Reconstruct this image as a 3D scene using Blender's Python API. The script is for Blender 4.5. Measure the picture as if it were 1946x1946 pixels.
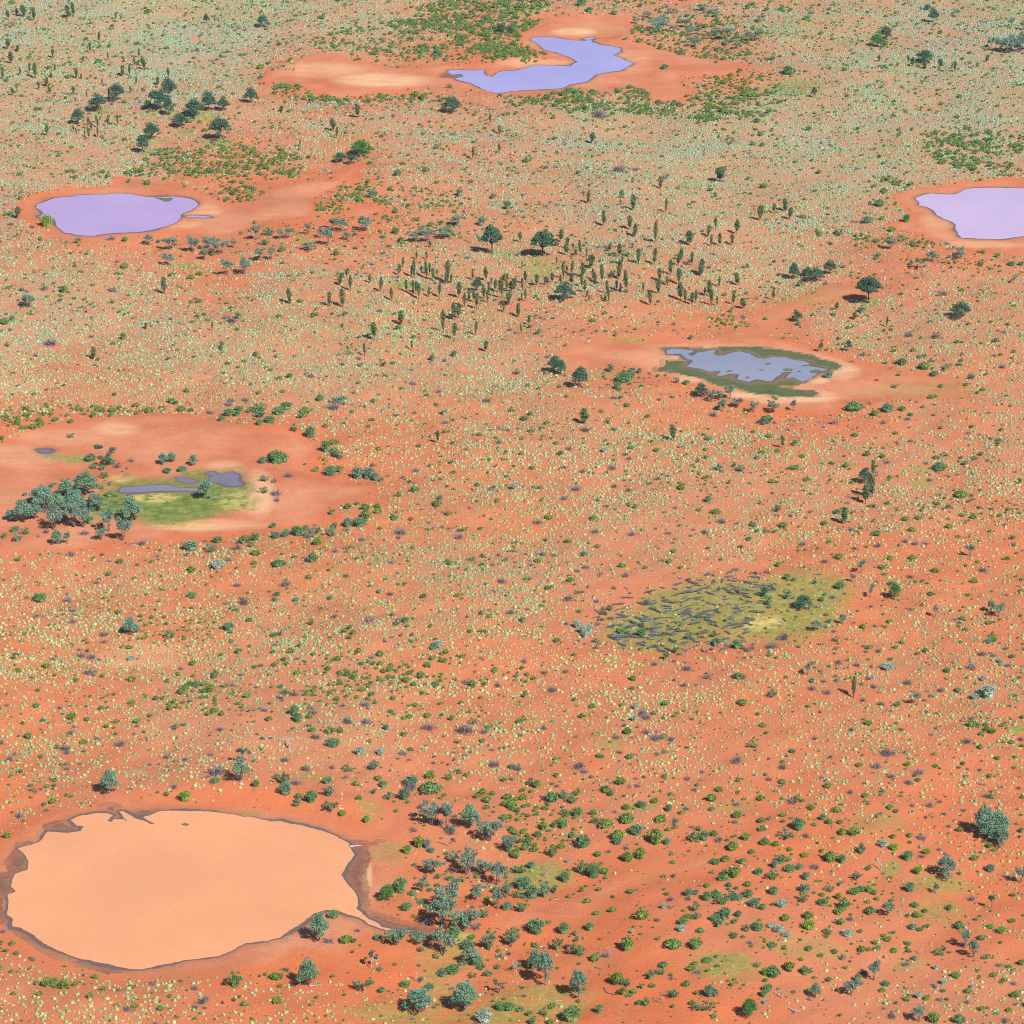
import bpy, bmesh, math, random
import numpy as np
from mathutils import Vector, Euler

# ------------------------------------------------------------------ camera, sky, sun, exposure
for o in list(bpy.data.objects): bpy.data.objects.remove(o)
scene = bpy.context.scene
COL = scene.collection
W0 = 1946.0                                   # the photograph's pixel grid, used only to read off map positions
HC, PITCH, FOV = 300.0, math.radians(22.0), math.radians(18.0)
cam_d = bpy.data.cameras.new('camera'); cam = bpy.data.objects.new('camera', cam_d); COL.objects.link(cam)
cam.location = (0, 0, HC); cam.rotation_euler = (math.radians(90) - PITCH, 0, 0)
cam_d.sensor_width = 36; cam_d.lens = 18 / math.tan(FOV / 2); cam_d.clip_start = 1; cam_d.clip_end = 60000
scene.camera = cam
SUN_EL = math.radians(45); SUNV = Vector((0.61, -0.79, 1.0)).normalized()
world = bpy.data.worlds.new('World'); scene.world = world; world.use_nodes = True
nt = world.node_tree; nt.nodes.clear()
sky = nt.nodes.new('ShaderNodeTexSky'); sky.sky_type = 'NISHITA'; sky.sun_disc = False
sky.sun_elevation = SUN_EL; sky.sun_rotation = math.atan2(SUNV.x, SUNV.y); sky.altitude = 500
bg = nt.nodes.new('ShaderNodeBackground'); bg.inputs[1].default_value = 0.055
wo = nt.nodes.new('ShaderNodeOutputWorld')
nt.links.new(sky.outputs[0], bg.inputs[0]); nt.links.new(bg.outputs[0], wo.inputs[0])
sd = bpy.data.lights.new('sun', 'SUN'); sd.energy = 5.0; sd.angle = math.radians(0.5); sd.color = (1, 0.955, 0.89)
sun = bpy.data.objects.new('sun', sd); COL.objects.link(sun); sun.location = (0, 0, 500)
sun.rotation_euler = SUNV.to_track_quat('Z', 'Y').to_euler()
scene.view_settings.view_transform = 'Standard'; scene.view_settings.look = 'None'
scene.view_settings.exposure = 0.55; scene.view_settings.gamma = 1
scene.render.engine = 'CYCLES'; scene.cycles.pixel_filter_type = 'BLACKMAN_HARRIS'; scene.cycles.filter_width = 1.0; scene.cycles.use_denoising = False
scene.render.resolution_x = 1024; scene.render.resolution_y = 1024
rng = np.random.default_rng(11); random.seed(5)

# ------------------------------------------------------------------ photo pixel <-> ground map
FP = W0 / 2 / math.tan(FOV / 2); SP, CP = math.sin(PITCH), math.cos(PITCH)
def ground(px, py):
    px = np.asarray(px, float); py = np.asarray(py, float)
    u = (px - W0 / 2) / FP; v = (W0 / 2 - py) / FP
    dz = v * CP - SP; dy = CP + v * SP
    t = -HC / dz
    return t * u, t * dy
def pix(x, y, z=0.0):
    x = np.asarray(x, float); y = np.asarray(y, float)
    d = y * CP - (z - HC) * SP; up = y * SP + (z - HC) * CP
    return W0 / 2 + FP * x / d, W0 / 2 - FP * up / d
def mpp(px, py):                              # metres per photo pixel and sine of the view's depression at a map point
    x, y = ground(px, py); d = float(y * CP + HC * SP)
    return d / FP, HC / math.hypot(float(y), HC)
OFF = [0, 480, 960, 1446]; TZ = 3.864
def T(r, c, s):                               # reading positions off sheet (row, col)
    return [(OFF[c] + float(p.split(',')[0]) / TZ, OFF[r] + float(p.split(',')[1]) / TZ) for p in s.split()]

# ------------------------------------------------------------------ outlines of pools, pans, wet and green patches
POOLS = {
 'top_pool': T(0,1,'1430,525 1450,515 1700,515 1700,540 1720,560 1760,565 1785,545 1800,530 1855,520') + T(0,2,'80,518 150,500 220,478 350,482 480,485 500,470 535,455 500,435 420,400 350,380 290,365 260,335 200,300 185,285 220,272 350,275 450,290 540,298 590,300 630,290 640,310 700,330 790,340 850,355 850,380 800,400 790,405 860,430 880,445 940,460 900,490 840,520 760,530 660,550 600,600 480,620 400,650 200,660 30,672') + T(0,1,'1800,685 1720,670 1600,610 1500,585 1490,575 1540,565 1545,550 1520,545 1470,550'),
 'left_pool': T(0,0,'275,1500 400,1455 530,1445 600,1432 750,1430 860,1420 960,1425 1060,1445 1150,1448 1210,1446 1270,1443 1380,1455 1440,1480 1455,1510 1400,1545 1330,1575 1330,1600 1280,1640 1150,1680 1050,1700 900,1710 760,1720 680,1735 560,1725 480,1710 450,1690 410,1650 400,1610 350,1590 280,1595 320,1570 300,1545 265,1525'),
 'right_pool': T(0,3,'1130,1455 1180,1435 1250,1420 1420,1428 1500,1390 1560,1382 1700,1380 1932,1382 2150,1410 2330,1500 2300,1640 2150,1710 1932,1735 1850,1745 1750,1758 1600,1755 1470,1745 1440,1700 1430,1650 1380,1620 1290,1580 1260,1540 1220,1520 1160,1510 1165,1490'),
 'marsh_pool': T(1,2,'1190,715 1230,705 1370,715 1385,725 1340,745 1375,760 1410,735 1500,720 1545,712 1530,745 1560,758 1610,755 1655,738 1720,725 1790,740 1840,770') + T(1,3,'20,780 90,765 180,770 250,790 330,800 365,820 290,833 380,837 480,855 490,862 420,880 350,935 300,950 260,930 230,915 180,930 200,900 235,875 160,880 120,910 80,945 50,945 0,935') + T(1,2,'1850,930 1790,950 1700,930 1720,895 1650,890 1600,905 1550,905 1580,870 1500,875 1420,850 1330,840 1380,800 1370,790 1330,780 1290,745 1190,745'),
 'swamp_pond': T(1,0,'870,1750 900,1725 1050,1715 1100,1705 1220,1705 1300,1725 1480,1735 1500,1745 1400,1755 1200,1750 1000,1762 900,1762'),
 'swamp_pond_b': T(1,0,'1490,1610 1550,1600 1600,1630 1680,1610 1720,1605 1775,1630 1760,1680 1800,1700 1790,1720 1710,1725 1600,1700 1530,1690 1520,1660 1545,1640'),
 'swamp_pond_c': T(1,0,'1270,1640 1340,1645 1440,1670 1490,1682 1450,1692 1400,1700 1290,1680'),
 'puddle': T(1,0,'260,1445 330,1440 380,1445 400,1460 370,1475 300,1475 270,1460'),
 'puddle_b': T(0,2,'575,285 630,275 670,278 640,288 600,294'),
 'puddle_c': T(0,0,'1340,1583 1450,1583 1570,1594 1500,1600 1400,1597'),
 'orange_pool': T(3,0,'130,640 220,620 280,600 350,520 500,530 590,515 615,480 560,475 520,435 580,405 700,385 780,385 830,400 790,440 815,450 840,425 910,430 935,450 875,370 905,370 1000,425 1060,440 1120,468 1135,460 1050,412 1100,400 1180,368 1400,370 1650,385 1780,410 1855,412') + T(3,1,'130,445 200,440 350,470 500,510 620,555 710,605 720,640 750,690 700,750 650,840 680,880 740,950 770,1000 775,1060 760,1085 850,1160 950,1220 1050,1245 1180,1245 1130,1252 990,1245 850,1200 780,1150 640,1105 540,1095 450,1120 380,1180 280,1240 200,1300 100,1325 0,1335') + T(3,0,'1800,1340 1700,1395 1600,1435 1400,1460 1200,1495 1050,1530 960,1530 850,1510 720,1480 560,1445 480,1415 380,1370 280,1310 250,1280 150,1225 90,1215 95,1160 50,1130 60,1060 55,980 115,960 80,925 90,870 110,830 200,800 210,740 180,690'),
}
ISLETS_AND_DARK_WATER = [T(1,3,'30,815 55,808 75,818 50,825'), T(1,3,'160,858 190,850 235,858 225,870 180,872'), T(1,3,'265,872 285,868 300,875 280,880'), T(1,3,'350,870 400,858 445,865 440,880 380,888'),
          T(1,2,'1620,872 1650,862 1670,870 1640,880'), T(1,2,'1760,915 1790,910 1800,920 1775,925'), T(3,0,'1332,465 1360,457 1390,466 1375,477 1345,475'), T(1,2,'1860,862 1895,858 1900,866 1870,868'), T(0,0,'1130,1450 1200,1455 1270,1453 1255,1478 1220,1482 1180,1468')]  # last outline is dark-blue water in the lavender pool, built like an islet
PANS = [
 T(0,1,'60,600 150,500 300,540 330,450 500,410 700,460 1100,490 1500,480 1855,470') + T(0,2,'180,462 300,440 290,400 130,340 95,290 130,240 300,200 290,140 600,120 900,130 960,230 850,300 1060,330 1500,420 1780,480 1700,540 1300,550 1280,600 1400,680 1300,760 1080,760 1000,650 870,640 760,690 560,660 400,690 200,715 0,720') + T(0,1,'1700,690 1450,650 1330,640 900,680 700,730 540,720 400,650 200,630'),
 T(0,0,'150,1510 230,1440 500,1400 850,1375 850,1310 1270,1340 1450,1420 1720,1500 1855,1490') + T(0,1,'0,1480 130,1400 350,1330 560,1330 700,1240 790,1200 840,1210 720,1300 560,1400 460,1450 480,1560 420,1610 200,1640 0,1660') + T(0,0,'1855,1670 1750,1730 1500,1745 1200,1690 1000,1740 900,1790 500,1750 380,1700 250,1660 180,1600'),
 T(0,1,'640,1570 850,1520 1000,1530 900,1590 700,1620'),
 T(0,3,'980,1440 1100,1400 1500,1350 1932,1320 2300,1360 2450,1550 2350,1800 1932,1870 1600,1860 1450,1830 1200,1730 1000,1700 960,1650 1110,1610 1060,1500 980,1480'),
 T(1,2,'450,720 700,660 1100,640 1500,630 1878,620') + T(1,3,'350,690 620,770 900,860 1450,960 1500,1080 900,1090 600,1100 560,1190 250,1180 0,1150') + T(1,2,'1700,1090 1300,930 1000,870 700,860 480,800'),
 T(1,0,'-200,1500 0,1420 350,1270 750,1200 1100,1180 1500,1230 1855,1290') + T(1,1,'280,1310 480,1400 400,1550 480,1620 700,1620 700,1700 900,1720 860,1800 950,1850 700,1850') + T(2,1,'600,20 520,130 300,170 0,230') + T(2,0,'1700,220 1300,260 1000,290 600,340 0,370 -200,300'),
 T(3,0,'-60,700 0,600 150,540 400,420 700,320 800,250 1200,290 1500,320 1855,350') + T(3,1,'0,320 300,370 600,440 850,490 940,380 1000,310 1180,320 1150,480 1100,560 1100,700 1220,860 1000,1000 950,1080 1050,1120 1220,1200 1280,1260 1100,1290 850,1300 700,1500 350,1400 0,1560') + T(3,0,'1855,1550 1500,1590 1000,1590 500,1540 200,1440 130,1330 0,1250 -60,1100'),
 T(3,2,'-100,1180 200,1030 600,950 1000,840 1500,700 1932,650 1932,720 1500,800 1000,900 700,1020 620,1180 300,1180 0,1250'),
 T(1,3,'-100,520 0,450 120,400 500,230 750,220 760,300 300,400 0,600 -100,620'),
]
WET = [T(3,0,'340,480 480,435 520,470 615,480 590,515 500,532 370,520'), T(3,0,'140,600 180,570 285,558 275,605 140,638'), T(3,0,'50,750 130,655 205,700 215,760 195,810 110,825'),
       T(3,0,'-60,850 110,820 80,900 120,960 50,985 -60,950'), T(3,0,'700,310 860,325 940,450 870,440 790,455 830,400'), T(3,0,'940,385 1100,345 1160,372 1060,420 1130,465 1090,470 980,410'),
       T(3,1,'770,1070 900,1125 1050,1175 1250,1215 1400,1240 1200,1275 1050,1250 950,1220 850,1165'), T(3,1,'700,590 800,600 950,600 800,630 840,720 800,830 830,950 840,1060 770,1090 700,900 640,850 690,760 740,690'),
       T(0,0,'1060,1440 1150,1425 1230,1432 1290,1442 1200,1450 1130,1450'), T(0,1,'1330,572 1430,530 1480,545 1540,548 1540,570 1490,575 1400,572'), T(3,0,'-60,1000 55,980 50,1130 100,1160 95,1220 -40,1150'),
       T(3,0,'90,1225 150,1225 280,1310 380,1370 480,1415 560,1445 720,1480 850,1510 960,1530 800,1550 550,1500 400,1440 250,1340')]
REEDS = T(1,2,'1080,690 1250,690 1500,700 1575,692 1700,690 1878,695') + T(1,3,'150,705 330,740 500,790 620,830 600,850 450,880 380,930 370,965 250,980 130,985 200,1000 400,1010 470,1040 380,1060 200,1065 0,1050') + T(1,2,'1700,1000 1500,960 1400,920 1250,890 1100,870 1110,840 1150,830 1150,780 1230,790 1320,790 1330,770 1230,745 1180,720')
SWAMP = T(1,0,'830,1690 950,1640 1300,1655 1500,1600 1750,1590 1830,1690 1870,1800 1850,1890') + T(2,0,'1600,60 1350,120 1150,150 900,110 720,110 680,-20 780,-130')
def E(r, c, *a): return (OFF[c] + a[0] / TZ, OFF[r] + a[1] / TZ, a[2] / TZ, a[3] / TZ, a[4])
GRASS = [E(1,0,560,1520,130,35,1.0), E(1,0,400,1500,120,22,.7), E(0,2,130,80,190,45,.8), E(0,0,730,800,110,22,.6), E(0,0,1600,1060,140,40,.7), E(0,0,1150,850,160,30,.5), E(0,0,1480,870,160,40,.6), E(0,0,1370,970,90,25,.5), E(0,0,1060,1110,80,25,.8), E(0,0,1150,1035,90,22,.5),
         E(1,3,810,370,90,22,.9), E(1,2,480,435,90,20,.4), E(1,1,1160,245,150,35,.8), E(0,1,1850,1860,130,35,.6), E(0,1,360,1790,60,50,.4), E(1,0,1350,70,120,22,.7), E(0,2,250,1905,120,40,.5), E(1,2,250,130,130,60,.5),
         E(2,2,1560,800,480,250,1.0), E(2,2,1150,900,420,190,.85), E(2,2,1300,700,300,120,.7), E(2,3,130,780,460,250,1.0), E(2,3,300,650,380,170,.7), E(1,2,900,655,170,15,.6), E(1,2,750,900,150,25,.4), E(2,3,1880,1640,60,35,.9),
         E(3,1,1550,1310,70,50,1.0), E(3,1,1450,1420,250,90,.35), E(3,1,1350,1600,120,160,.4), E(3,1,1150,1850,500,90,.45), E(3,2,250,830,260,110,.75), E(3,2,250,1750,420,140,.5), E(3,2,1600,1560,260,110,.65), E(3,2,1750,1620,180,80,.3),
         E(3,2,1000,340,110,35,.7), E(3,3,1300,890,250,70,.5), E(3,3,950,780,80,50,.8), E(3,3,1300,1080,200,90,.4), E(3,3,850,480,220,70,.3), E(3,3,300,1400,350,90,.3), E(3,3,1080,1480,150,50,.35), E(3,1,1000,680,140,90,.35), E(3,1,430,160,120,30,.4), E(3,1,1800,1830,300,100,.6),
         E(0,3,220,650,230,70,.7), E(0,3,150,190,250,40,.35), E(1,3,350,310,300,90,.2), E(2,3,1180,-260,110,30,.5), E(1,3,1180,1680,100,35,.5), E(2,2,760,1770,120,40,.5), E(2,1,620,520,90,30,.4), E(1,3,1200,1030,500,60,.25), E(3,2,1650,340,200,60,.3),
         E(2,0,600,50,150,60,.5), E(1,2,300,560,0.1,0.1,0), E(3,1,870,390,90,80,.35), E(3,0,1300,180,100,30,.3), E(3,0,1830,385,90,14,.7), E(3,0,170,750,50,45,.7), E(3,0,1050,405,60,22,.9), E(3,0,500,1440,90,22,.7), E(3,0,650,1500,100,14,.7), E(3,0,230,1300,110,20,.4), E(3,0,30,900,30,50,.7)]
PALE = [E(0,1,950,590,350,50,1.0), E(0,1,500,520,300,60,.55), E(0,2,500,240,170,25,.9), E(0,2,250,470,300,30,.5), E(0,2,900,450,180,90,.35), E(0,0,1500,1560,120,60,.55), E(0,0,1300,1650,200,30,.5), E(0,3,1300,1620,130,70,.5), E(0,3,1600,1800,300,30,.6),
        E(1,0,850,1300,180,50,.6), E(1,0,450,1360,350,60,.4), E(1,0,130,1500,300,90,.45), E(1,0,900,1680,60,14,1.0), E(1,0,1650,1590,150,60,.5), E(1,2,1270,765,60,22,1.0), E(1,2,1575,742,40,16,1.0), E(1,2,1340,930,110,25,.9), E(1,2,1780,1045,170,30,.9), E(1,3,600,880,140,60,.9), E(1,3,330,1060,250,45,.9), E(1,3,100,1085,170,30,.8), E(1,3,430,940,80,25,1.0),
        E(2,0,1500,150,450,45,.7), E(1,0,1900,1780,120,180,.8), E(1,2,950,780,250,60,.3), E(3,1,840,850,40,150,.7), E(3,1,820,700,30,60,.5), E(2,0,950,1120,350,60,.35), E(2,0,150,1270,200,30,.2), E(1,0,100,950,250,80,.3), E(2,0,1100,1050,250,50,.3)]
YELLOW = [E(1,0,1130,1800,190,45,1.0), E(1,0,1750,1830,150,90,.6), E(2,0,1350,160,250,25,.6), E(2,3,30,880,160,60,.9), E(2,2,1850,890,120,50,.8), E(1,0,700,1510,40,20,.3), E(0,2,800,210,60,12,.2), E(1,0,900,1660,120,25,.4), E(3,1,1550,1300,80,50,.4)]

# density of pale spinifex on a 20 x 20 map grid
SPG = """88888766322222566777
76777000000001166888
65532555555888888877
66621113556777767765
50000011334677777300
66643666666666672134
77777777774221117787
88788777766110000344
11111244477777643344
00000014777776666666
12442444666555555444
77776777777211114444
77776777777321115555
66664445555665555555
66665555555555555555
43322122112233333333
00000002111011112223
00000001110000111111
21000000010000011112
44443332101000111233""".split()
# green shrub thickets: cx, cy, rx, ry, density
THICK = [(900,40,130,50,9),(900,100,180,22,6),(700,80,150,40,5),(950,105,60,20,9),(1000,95,60,28,8),(570,165,70,25,6),(640,190,120,12,6),(780,185,90,10,6),(1060,192,120,18,9),(1200,200,130,22,9),(1350,210,130,32,7),(1400,155,60,26,6),(1420,190,80,50,5),(430,315,150,40,9),(330,350,60,16,6),(460,372,50,22,7),(180,345,60,10,5),(660,390,90,45,6),
 (780,400,150,60,5),(600,440,60,30,3),(850,430,120,40,5),(150,778,180,16,7),(50,800,60,22,7),(320,775,120,12,5),(1850,290,110,55,7),(1690,355,50,16,6),(1720,395,50,20,4),(1700,465,110,16,6),(1850,500,100,22,5),(1380,615,45,9,7),(340,1200,110,30,6),(400,1330,100,55,6),(730,1285,150,45,8),(950,1300,100,45,6),
 (1100,1340,70,60,4),(80,1330,80,28,4),(1300,925,120,22,5),(980,740,60,18,4),(1790,893,50,9,6),(1850,970,120,35,5),(930,1515,50,40,5),(1020,1560,80,70,7),(1300,1640,220,120,3.2),(1590,1700,150,90,4.5),(1550,1800,150,60,3.5),(250,1920,100,25,4),(1870,1380,60,25,5),(60,1190,70,20,5),(560,1270,120,40,4),
 (100,540,180,80,2.2),(350,600,250,80,1.2),(250,100,300,100,2),(1300,80,200,70,5),(1700,150,300,80,2.2),(1750,620,250,100,1.5),(1100,1480,500,60,1.2),(1400,300,300,60,1),(500,250,150,60,1.5),(1250,1900,350,60,2.2),(1700,1880,200,60,1.2),(850,1850,250,60,2.5),(950,1720,120,80,5),(860,1800,60,50,4),(1800,440,200,80,1),(640,930,90,40,3),(610,880,30,50,5)]
# ------------------------------------------------------------------ surveyed plants: sheet row, col, kind, "x,y,height,width" (sheet units)
# O desert oak, G gum tree, M mulga tree, H half-bare tree, D dead tree, B green shrub, Y yellow-green shrub, S grey-green bush, V silver bush, W dead bush
SURVEY = [
(0,0,'O','63,125,72,28 122,95,55,24 180,108,85,45 250,150,95,26 507,150,90,35 545,148,105,28 851,170,55,15 60,380,78,32 128,395,50,26 387,430,65,25 725,318,78,22 663,398,82,20 82,485,85,40 22,600,80,24 148,575,60,15 220,560,80,18 262,590,115,30 404,535,55,16 563,590,75,26 598,595,40,18 607,465,50,16 795,445,60,14 1020,430,70,18 990,485,62,18 1045,495,75,18 1062,520,80,28 900,575,80,28 952,570,85,16 1238,590,75,22 1160,635,60,25 1000,630,60,15 961,685,50,16 338,645,70,28 288,670,60,20 355,680,62,14 371,690,50,16 543,695,70,22 380,590,45,14 752,625,45,12 638,700,40,14 800,715,80,16 653,905,60,22 705,885,60,14 672,945,60,24 717,925,60,16 717,1000,80,16 655,1015,80,20 793,920,80,18 863,910,85,18 928,915,40,10 543,970,50,14 562,990,50,14 622,1000,48,10 345,1020,75,30 95,720,55,24 125,1612,85,45'),
(0,0,'G','855,730,130,125 718,800,130,140 570,895,120,95 1158,830,165,170 1243,745,155,125 1240,858,125,75 1535,835,145,120 1640,830,110,95 1432,875,130,150 1325,940,105,120 1620,1035,175,165 1115,1025,130,120 1045,1110,140,95 1843,760,120,100 1515,160,70,45'),
(0,0,'Y','345,1675,90,105 150,1480,35,40 505,1295,30,40'),
(0,0,'M','1090,1780,75,70 1250,1815,95,120 1415,1840,110,100 1530,1830,100,80 1500,1890,80,80 1605,1860,110,100 1715,1825,70,40 1885,1790,110,90 1235,1930,90,70'),
(0,0,'D','975,820,60,30 742,1130,60,20 462,1100,50,16 1300,810,50,25 1335,1925,60,25 1425,1915,70,35 1340,1850,40,20'),
(0,0,'S','945,1355,38,38 570,1800,50,60 733,370,30,34 1005,330,30,60 1060,680,35,50 80,1590,35,45'),
(0,0,'B','917,1780,50,40 435,1015,30,35 915,1035,28,45 790,1330,40,40 935,1290,35,50 1080,1365,40,60 295,1790,35,40'),
(0,0,'W','818,1772,20,75 235,1695,22,55 80,1665,18,55'),
(0,1,'O','775,885,100,38 213,830,50,26 596,970,90,40 618,1035,85,16 351,1080,55,12 1743,905,75,14 1818,970,60,28 1617,1170,90,16 1812,1130,75,18 1305,1835,50,22'),
(0,1,'G','1462,825,125,140 75,230,90,90 800,1145,120,180 645,1175,75,95 730,1205,75,85 1830,240,70,80 1895,245,60,60'),
(0,1,'K','1758,1870,215,170'),
(0,1,'M','235,1790,80,110 555,1845,120,75 410,1760,85,40 650,1720,100,90 590,1700,80,70 825,1700,100,110 55,1920,90,70 140,1925,80,55 1280,1770,110,100 1200,1765,70,100 1500,1650,70,90 1410,1750,80,110 690,1790,55,60 500,1790,80,50 410,1870,60,90'),
(0,1,'S','700,750,40,75 1445,655,35,55 1870,1525,80,65 1680,1660,90,60 1520,1440,60,50 1765,1440,50,60 120,1770,70,90 880,1460,60,80 100,1830,50,80 1050,1710,50,60 1090,1775,45,50'),
(0,1,'B','1248,715,55,45 215,1885,45,55 615,1905,40,50 55,505,35,60 1065,1320,50,60 1275,1300,40,50 850,1355,40,40 950,1035,25,38 1390,975,25,32 1465,985,25,35 1145,1160,25,35'),
(0,2,'O','1575,1310,110,80 1140,1415,90,35 635,1055,80,40 605,1500,95,30 940,1570,110,42 1180,1590,100,22 725,1675,115,30 850,1525,45,15 915,1710,100,42 950,1750,100,32 1100,1800,150,24 1870,1610,110,42 1545,1720,95,24 1700,1735,110,36 1488,1765,85,30 1512,1815,85,24 1577,1815,95,30 1668,1805,85,32 1355,1815,105,55 112,1760,80,26 410,1760,95,38 450,1810,85,32 457,1870,85,36 500,1830,60,16 552,1870,110,22 517,1870,45,25 762,1840,60,28 938,1825,40,18 597,1895,70,14 842,1895,90,36'),
(0,2,'K','280,1890,190,200'),
(0,2,'M','1390,335,65,70 1125,230,95,145 1595,300,90,150 1610,370,75,70 1820,330,80,110 1325,180,70,60 1160,150,50,70 1045,130,50,60 1700,365,50,60 1240,215,55,60 1345,245,65,80 1410,230,50,50 1535,105,40,55 960,175,45,50 200,45,35,80 1875,170,50,50 1450,70,45,90 1215,95,40,60'),
(0,2,'S','1170,515,40,65 1550,470,25,30 1138,360,35,45 1780,70,45,50 365,1035,30,40 170,1190,50,80 20,1525,75,55 1090,270,40,110 980,320,30,70 560,85,45,90 620,115,40,60 990,45,40,60 800,125,35,60 590,915,30,50 1920,90,35,40 1440,755,40,60 1655,1080,35,40 1785,1305,30,36 750,965,40,36 1820,40,30,40 1550,265,50,60'),
(0,2,'B','630,1932,50,50 1895,1375,40,60 1505,1415,30,40 1385,1500,22,34 855,1450,30,36 1280,390,25,40 430,720,50,60 310,740,50,60 535,1290,30,40 1355,1520,20,30'),
(0,2,'W','690,885,40,130 830,1290,22,120 1170,1330,40,60 955,1260,30,60'),
(0,3,'G','855,330,105,125 920,270,100,90 1265,165,110,80 1225,70,45,60 390,730,80,45 1200,450,95,130'),
(0,3,'M','1760,380,110,90 1830,390,120,110 1900,385,130,110 1690,355,80,50 1925,240,70,50 1840,215,70,40 895,550,60,40 1435,110,50,30 1960,370,120,100 950,1860,80,100 1030,1810,60,60 1465,1905,60,60'),
(0,3,'O','1113,480,70,30 1085,445,50,20 1208,500,60,32 1322,500,70,38 1400,505,40,12 1424,530,75,26 873,445,50,20 1655,460,55,28 10,1560,60,26 92,1560,70,30 182,1545,95,38 210,1610,90,32'),
(0,3,'S','370,115,35,60 335,155,30,50 62,835,40,55 130,762,40,40 115,635,35,40 988,1510,45,28 1070,1640,60,60 710,960,32,40 1020,1005,35,34 780,1650,30,90 325,325,32,60 155,80,40,45 225,570,35,60 40,90,30,40 1110,1840,40,40 580,1740,45,90 875,975,30,36 350,970,40,50 195,565,60,80'),
(0,3,'B','870,1525,60,75 918,312,40,40 885,1625,35,40 25,1370,35,50 310,1600,28,55 525,305,28,40 427,1730,28,45 740,1745,30,30 695,1745,28,30 795,1760,25,40 520,1790,25,35 960,1720,40,60 250,1205,22,32 425,1275,40,40 1440,860,30,50 1420,1020,40,55'),
(1,0,'O','1207,290,130,40 685,770,85,40 1558,600,70,14 1073,570,45,25'),
(1,0,'G','1200,1562,85,80 1262,1545,75,75 1420,1568,85,70 1515,1812,150,120 630,1790,185,170 490,1800,130,130 550,1845,110,140 310,1855,150,180'),
(1,0,'M','210,420,105,100 1670,150,120,95 1795,145,110,100'),
(1,0,'H','800,1550,185,190'),
(1,0,'S','470,312,50,70 330,300,60,50 905,635,60,45 1753,500,45,60 1622,745,45,40 1632,705,35,35 93,525,50,45 520,1370,40,65 815,1570,50,70 665,1545,55,90 970,1545,35,60 1228,1628,40,70 770,1670,45,80 690,1600,45,70 745,1610,50,60 1750,1165,40,60 1340,1620,22,80 800,1800,35,70 720,1820,45,60 680,1750,40,60 1830,1190,50,60 1680,1215,45,90 1740,1215,40,60 1895,1230,50,70 1910,1175,60,110 1760,1170,40,60 1905,1290,50,50'),
(1,0,'B','35,550,50,75 685,1210,50,50 160,310,25,45 65,300,30,45 345,345,22,30 445,340,28,40 548,355,22,38 825,382,30,40 618,362,22,28 595,165,30,45 865,175,28,50 550,120,28,40 1325,255,25,38 1460,350,30,55 1665,368,25,38 1740,600,30,40 1523,520,28,45 1795,830,26,40 840,1040,28,35 1370,1035,35,50 250,1035,25,35 915,110,45,65 1255,155,32,45 1400,180,40,55 1465,150,35,50 1505,465,25,35 1880,775,40,45 15,1395,40,40 300,1280,50,60 240,1310,30,70 520,1255,35,50 375,1200,35,40 820,1155,40,60 750,1165,45,60 1090,1170,40,80 1000,1115,30,55 1330,1165,40,70 1400,1170,35,50'),
(1,0,'W','825,300,30,80 670,620,28,50 860,1590,25,70 580,1845,30,50 260,745,45,36 1700,535,20,90 370,670,18,110 1695,1105,20,70 1800,1100,20,60 1680,1135,20,80 1545,1190,40,70'),
(1,0,'D','1400,805,100,35 800,1870,90,30'),
(1,1,'O','278,388,115,40 565,410,105,35 662,415,130,42 640,280,85,32 718,318,115,26 690,215,60,20 622,210,40,12 862,245,65,25 938,308,95,30 1023,360,95,26 1090,500,105,50 895,655,125,48 823,765,95,20 1172,710,75,16 1400,555,160,32 1480,630,120,36 1637,580,100,24 1710,720,80,34 1845,435,80,22 1882,395,95,32 1485,460,130,40 1510,455,115,36 1515,330,120,38 1370,325,120,24 1430,210,165,40 1455,205,65,22 1415,215,80,22 1185,170,130,26 1165,165,90,20 1070,165,85,20 1086,140,60,18 1102,110,70,20 1130,295,90,22 1180,312,110,24 1200,305,95,22 1218,335,120,24 1280,170,130,24 1237,150,70,14 1300,150,90,20 1327,185,90,26 1355,165,60,14 1293,320,75,20 1555,390,110,24 1590,350,80,24 1628,360,90,24 1643,405,120,26 1700,340,105,28 1735,300,90,22 1727,365,90,20 1617,185,80,18 1715,190,105,32 1752,215,50,18 1780,270,80,28 1810,290,90,24 1832,340,150,24 1832,205,55,18 1853,210,65,22 1868,262,60,22 1900,300,100,30 1205,60,60,18 1280,60,60,16 1362,1410,95,26'),
(1,1,'G','1650,275,110,70'),
(1,1,'D','1183,310,130,14 965,100,55,30'),
(1,1,'S','465,477,50,68 680,475,35,45 1068,568,50,45 1185,635,50,40 1480,758,55,45 955,842,60,65 1320,782,50,50 250,1162,60,90 195,1207,50,100 60,1232,60,85 30,1190,60,75 125,1272,45,90 50,1290,45,50 360,1232,50,80 425,1367,80,85 310,1332,60,65 535,1302,40,60 540,1467,90,75 610,1500,70,90 575,1632,75,100 640,1600,60,70 180,1560,95,120 230,1545,70,70 130,1530,50,60 75,1558,50,70 620,1132,60,90 660,1110,40,60 770,1650,90,90 850,1645,90,100 900,1655,60,60 940,1668,45,60 85,1782,55,65 700,1902,45,50 655,570,35,30 200,972,26,50 90,1690,40,90 160,1705,40,60 650,1510,50,60'),
(1,1,'V','1410,1187,48,52 183,785,36,40 1080,560,30,40'),
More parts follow.
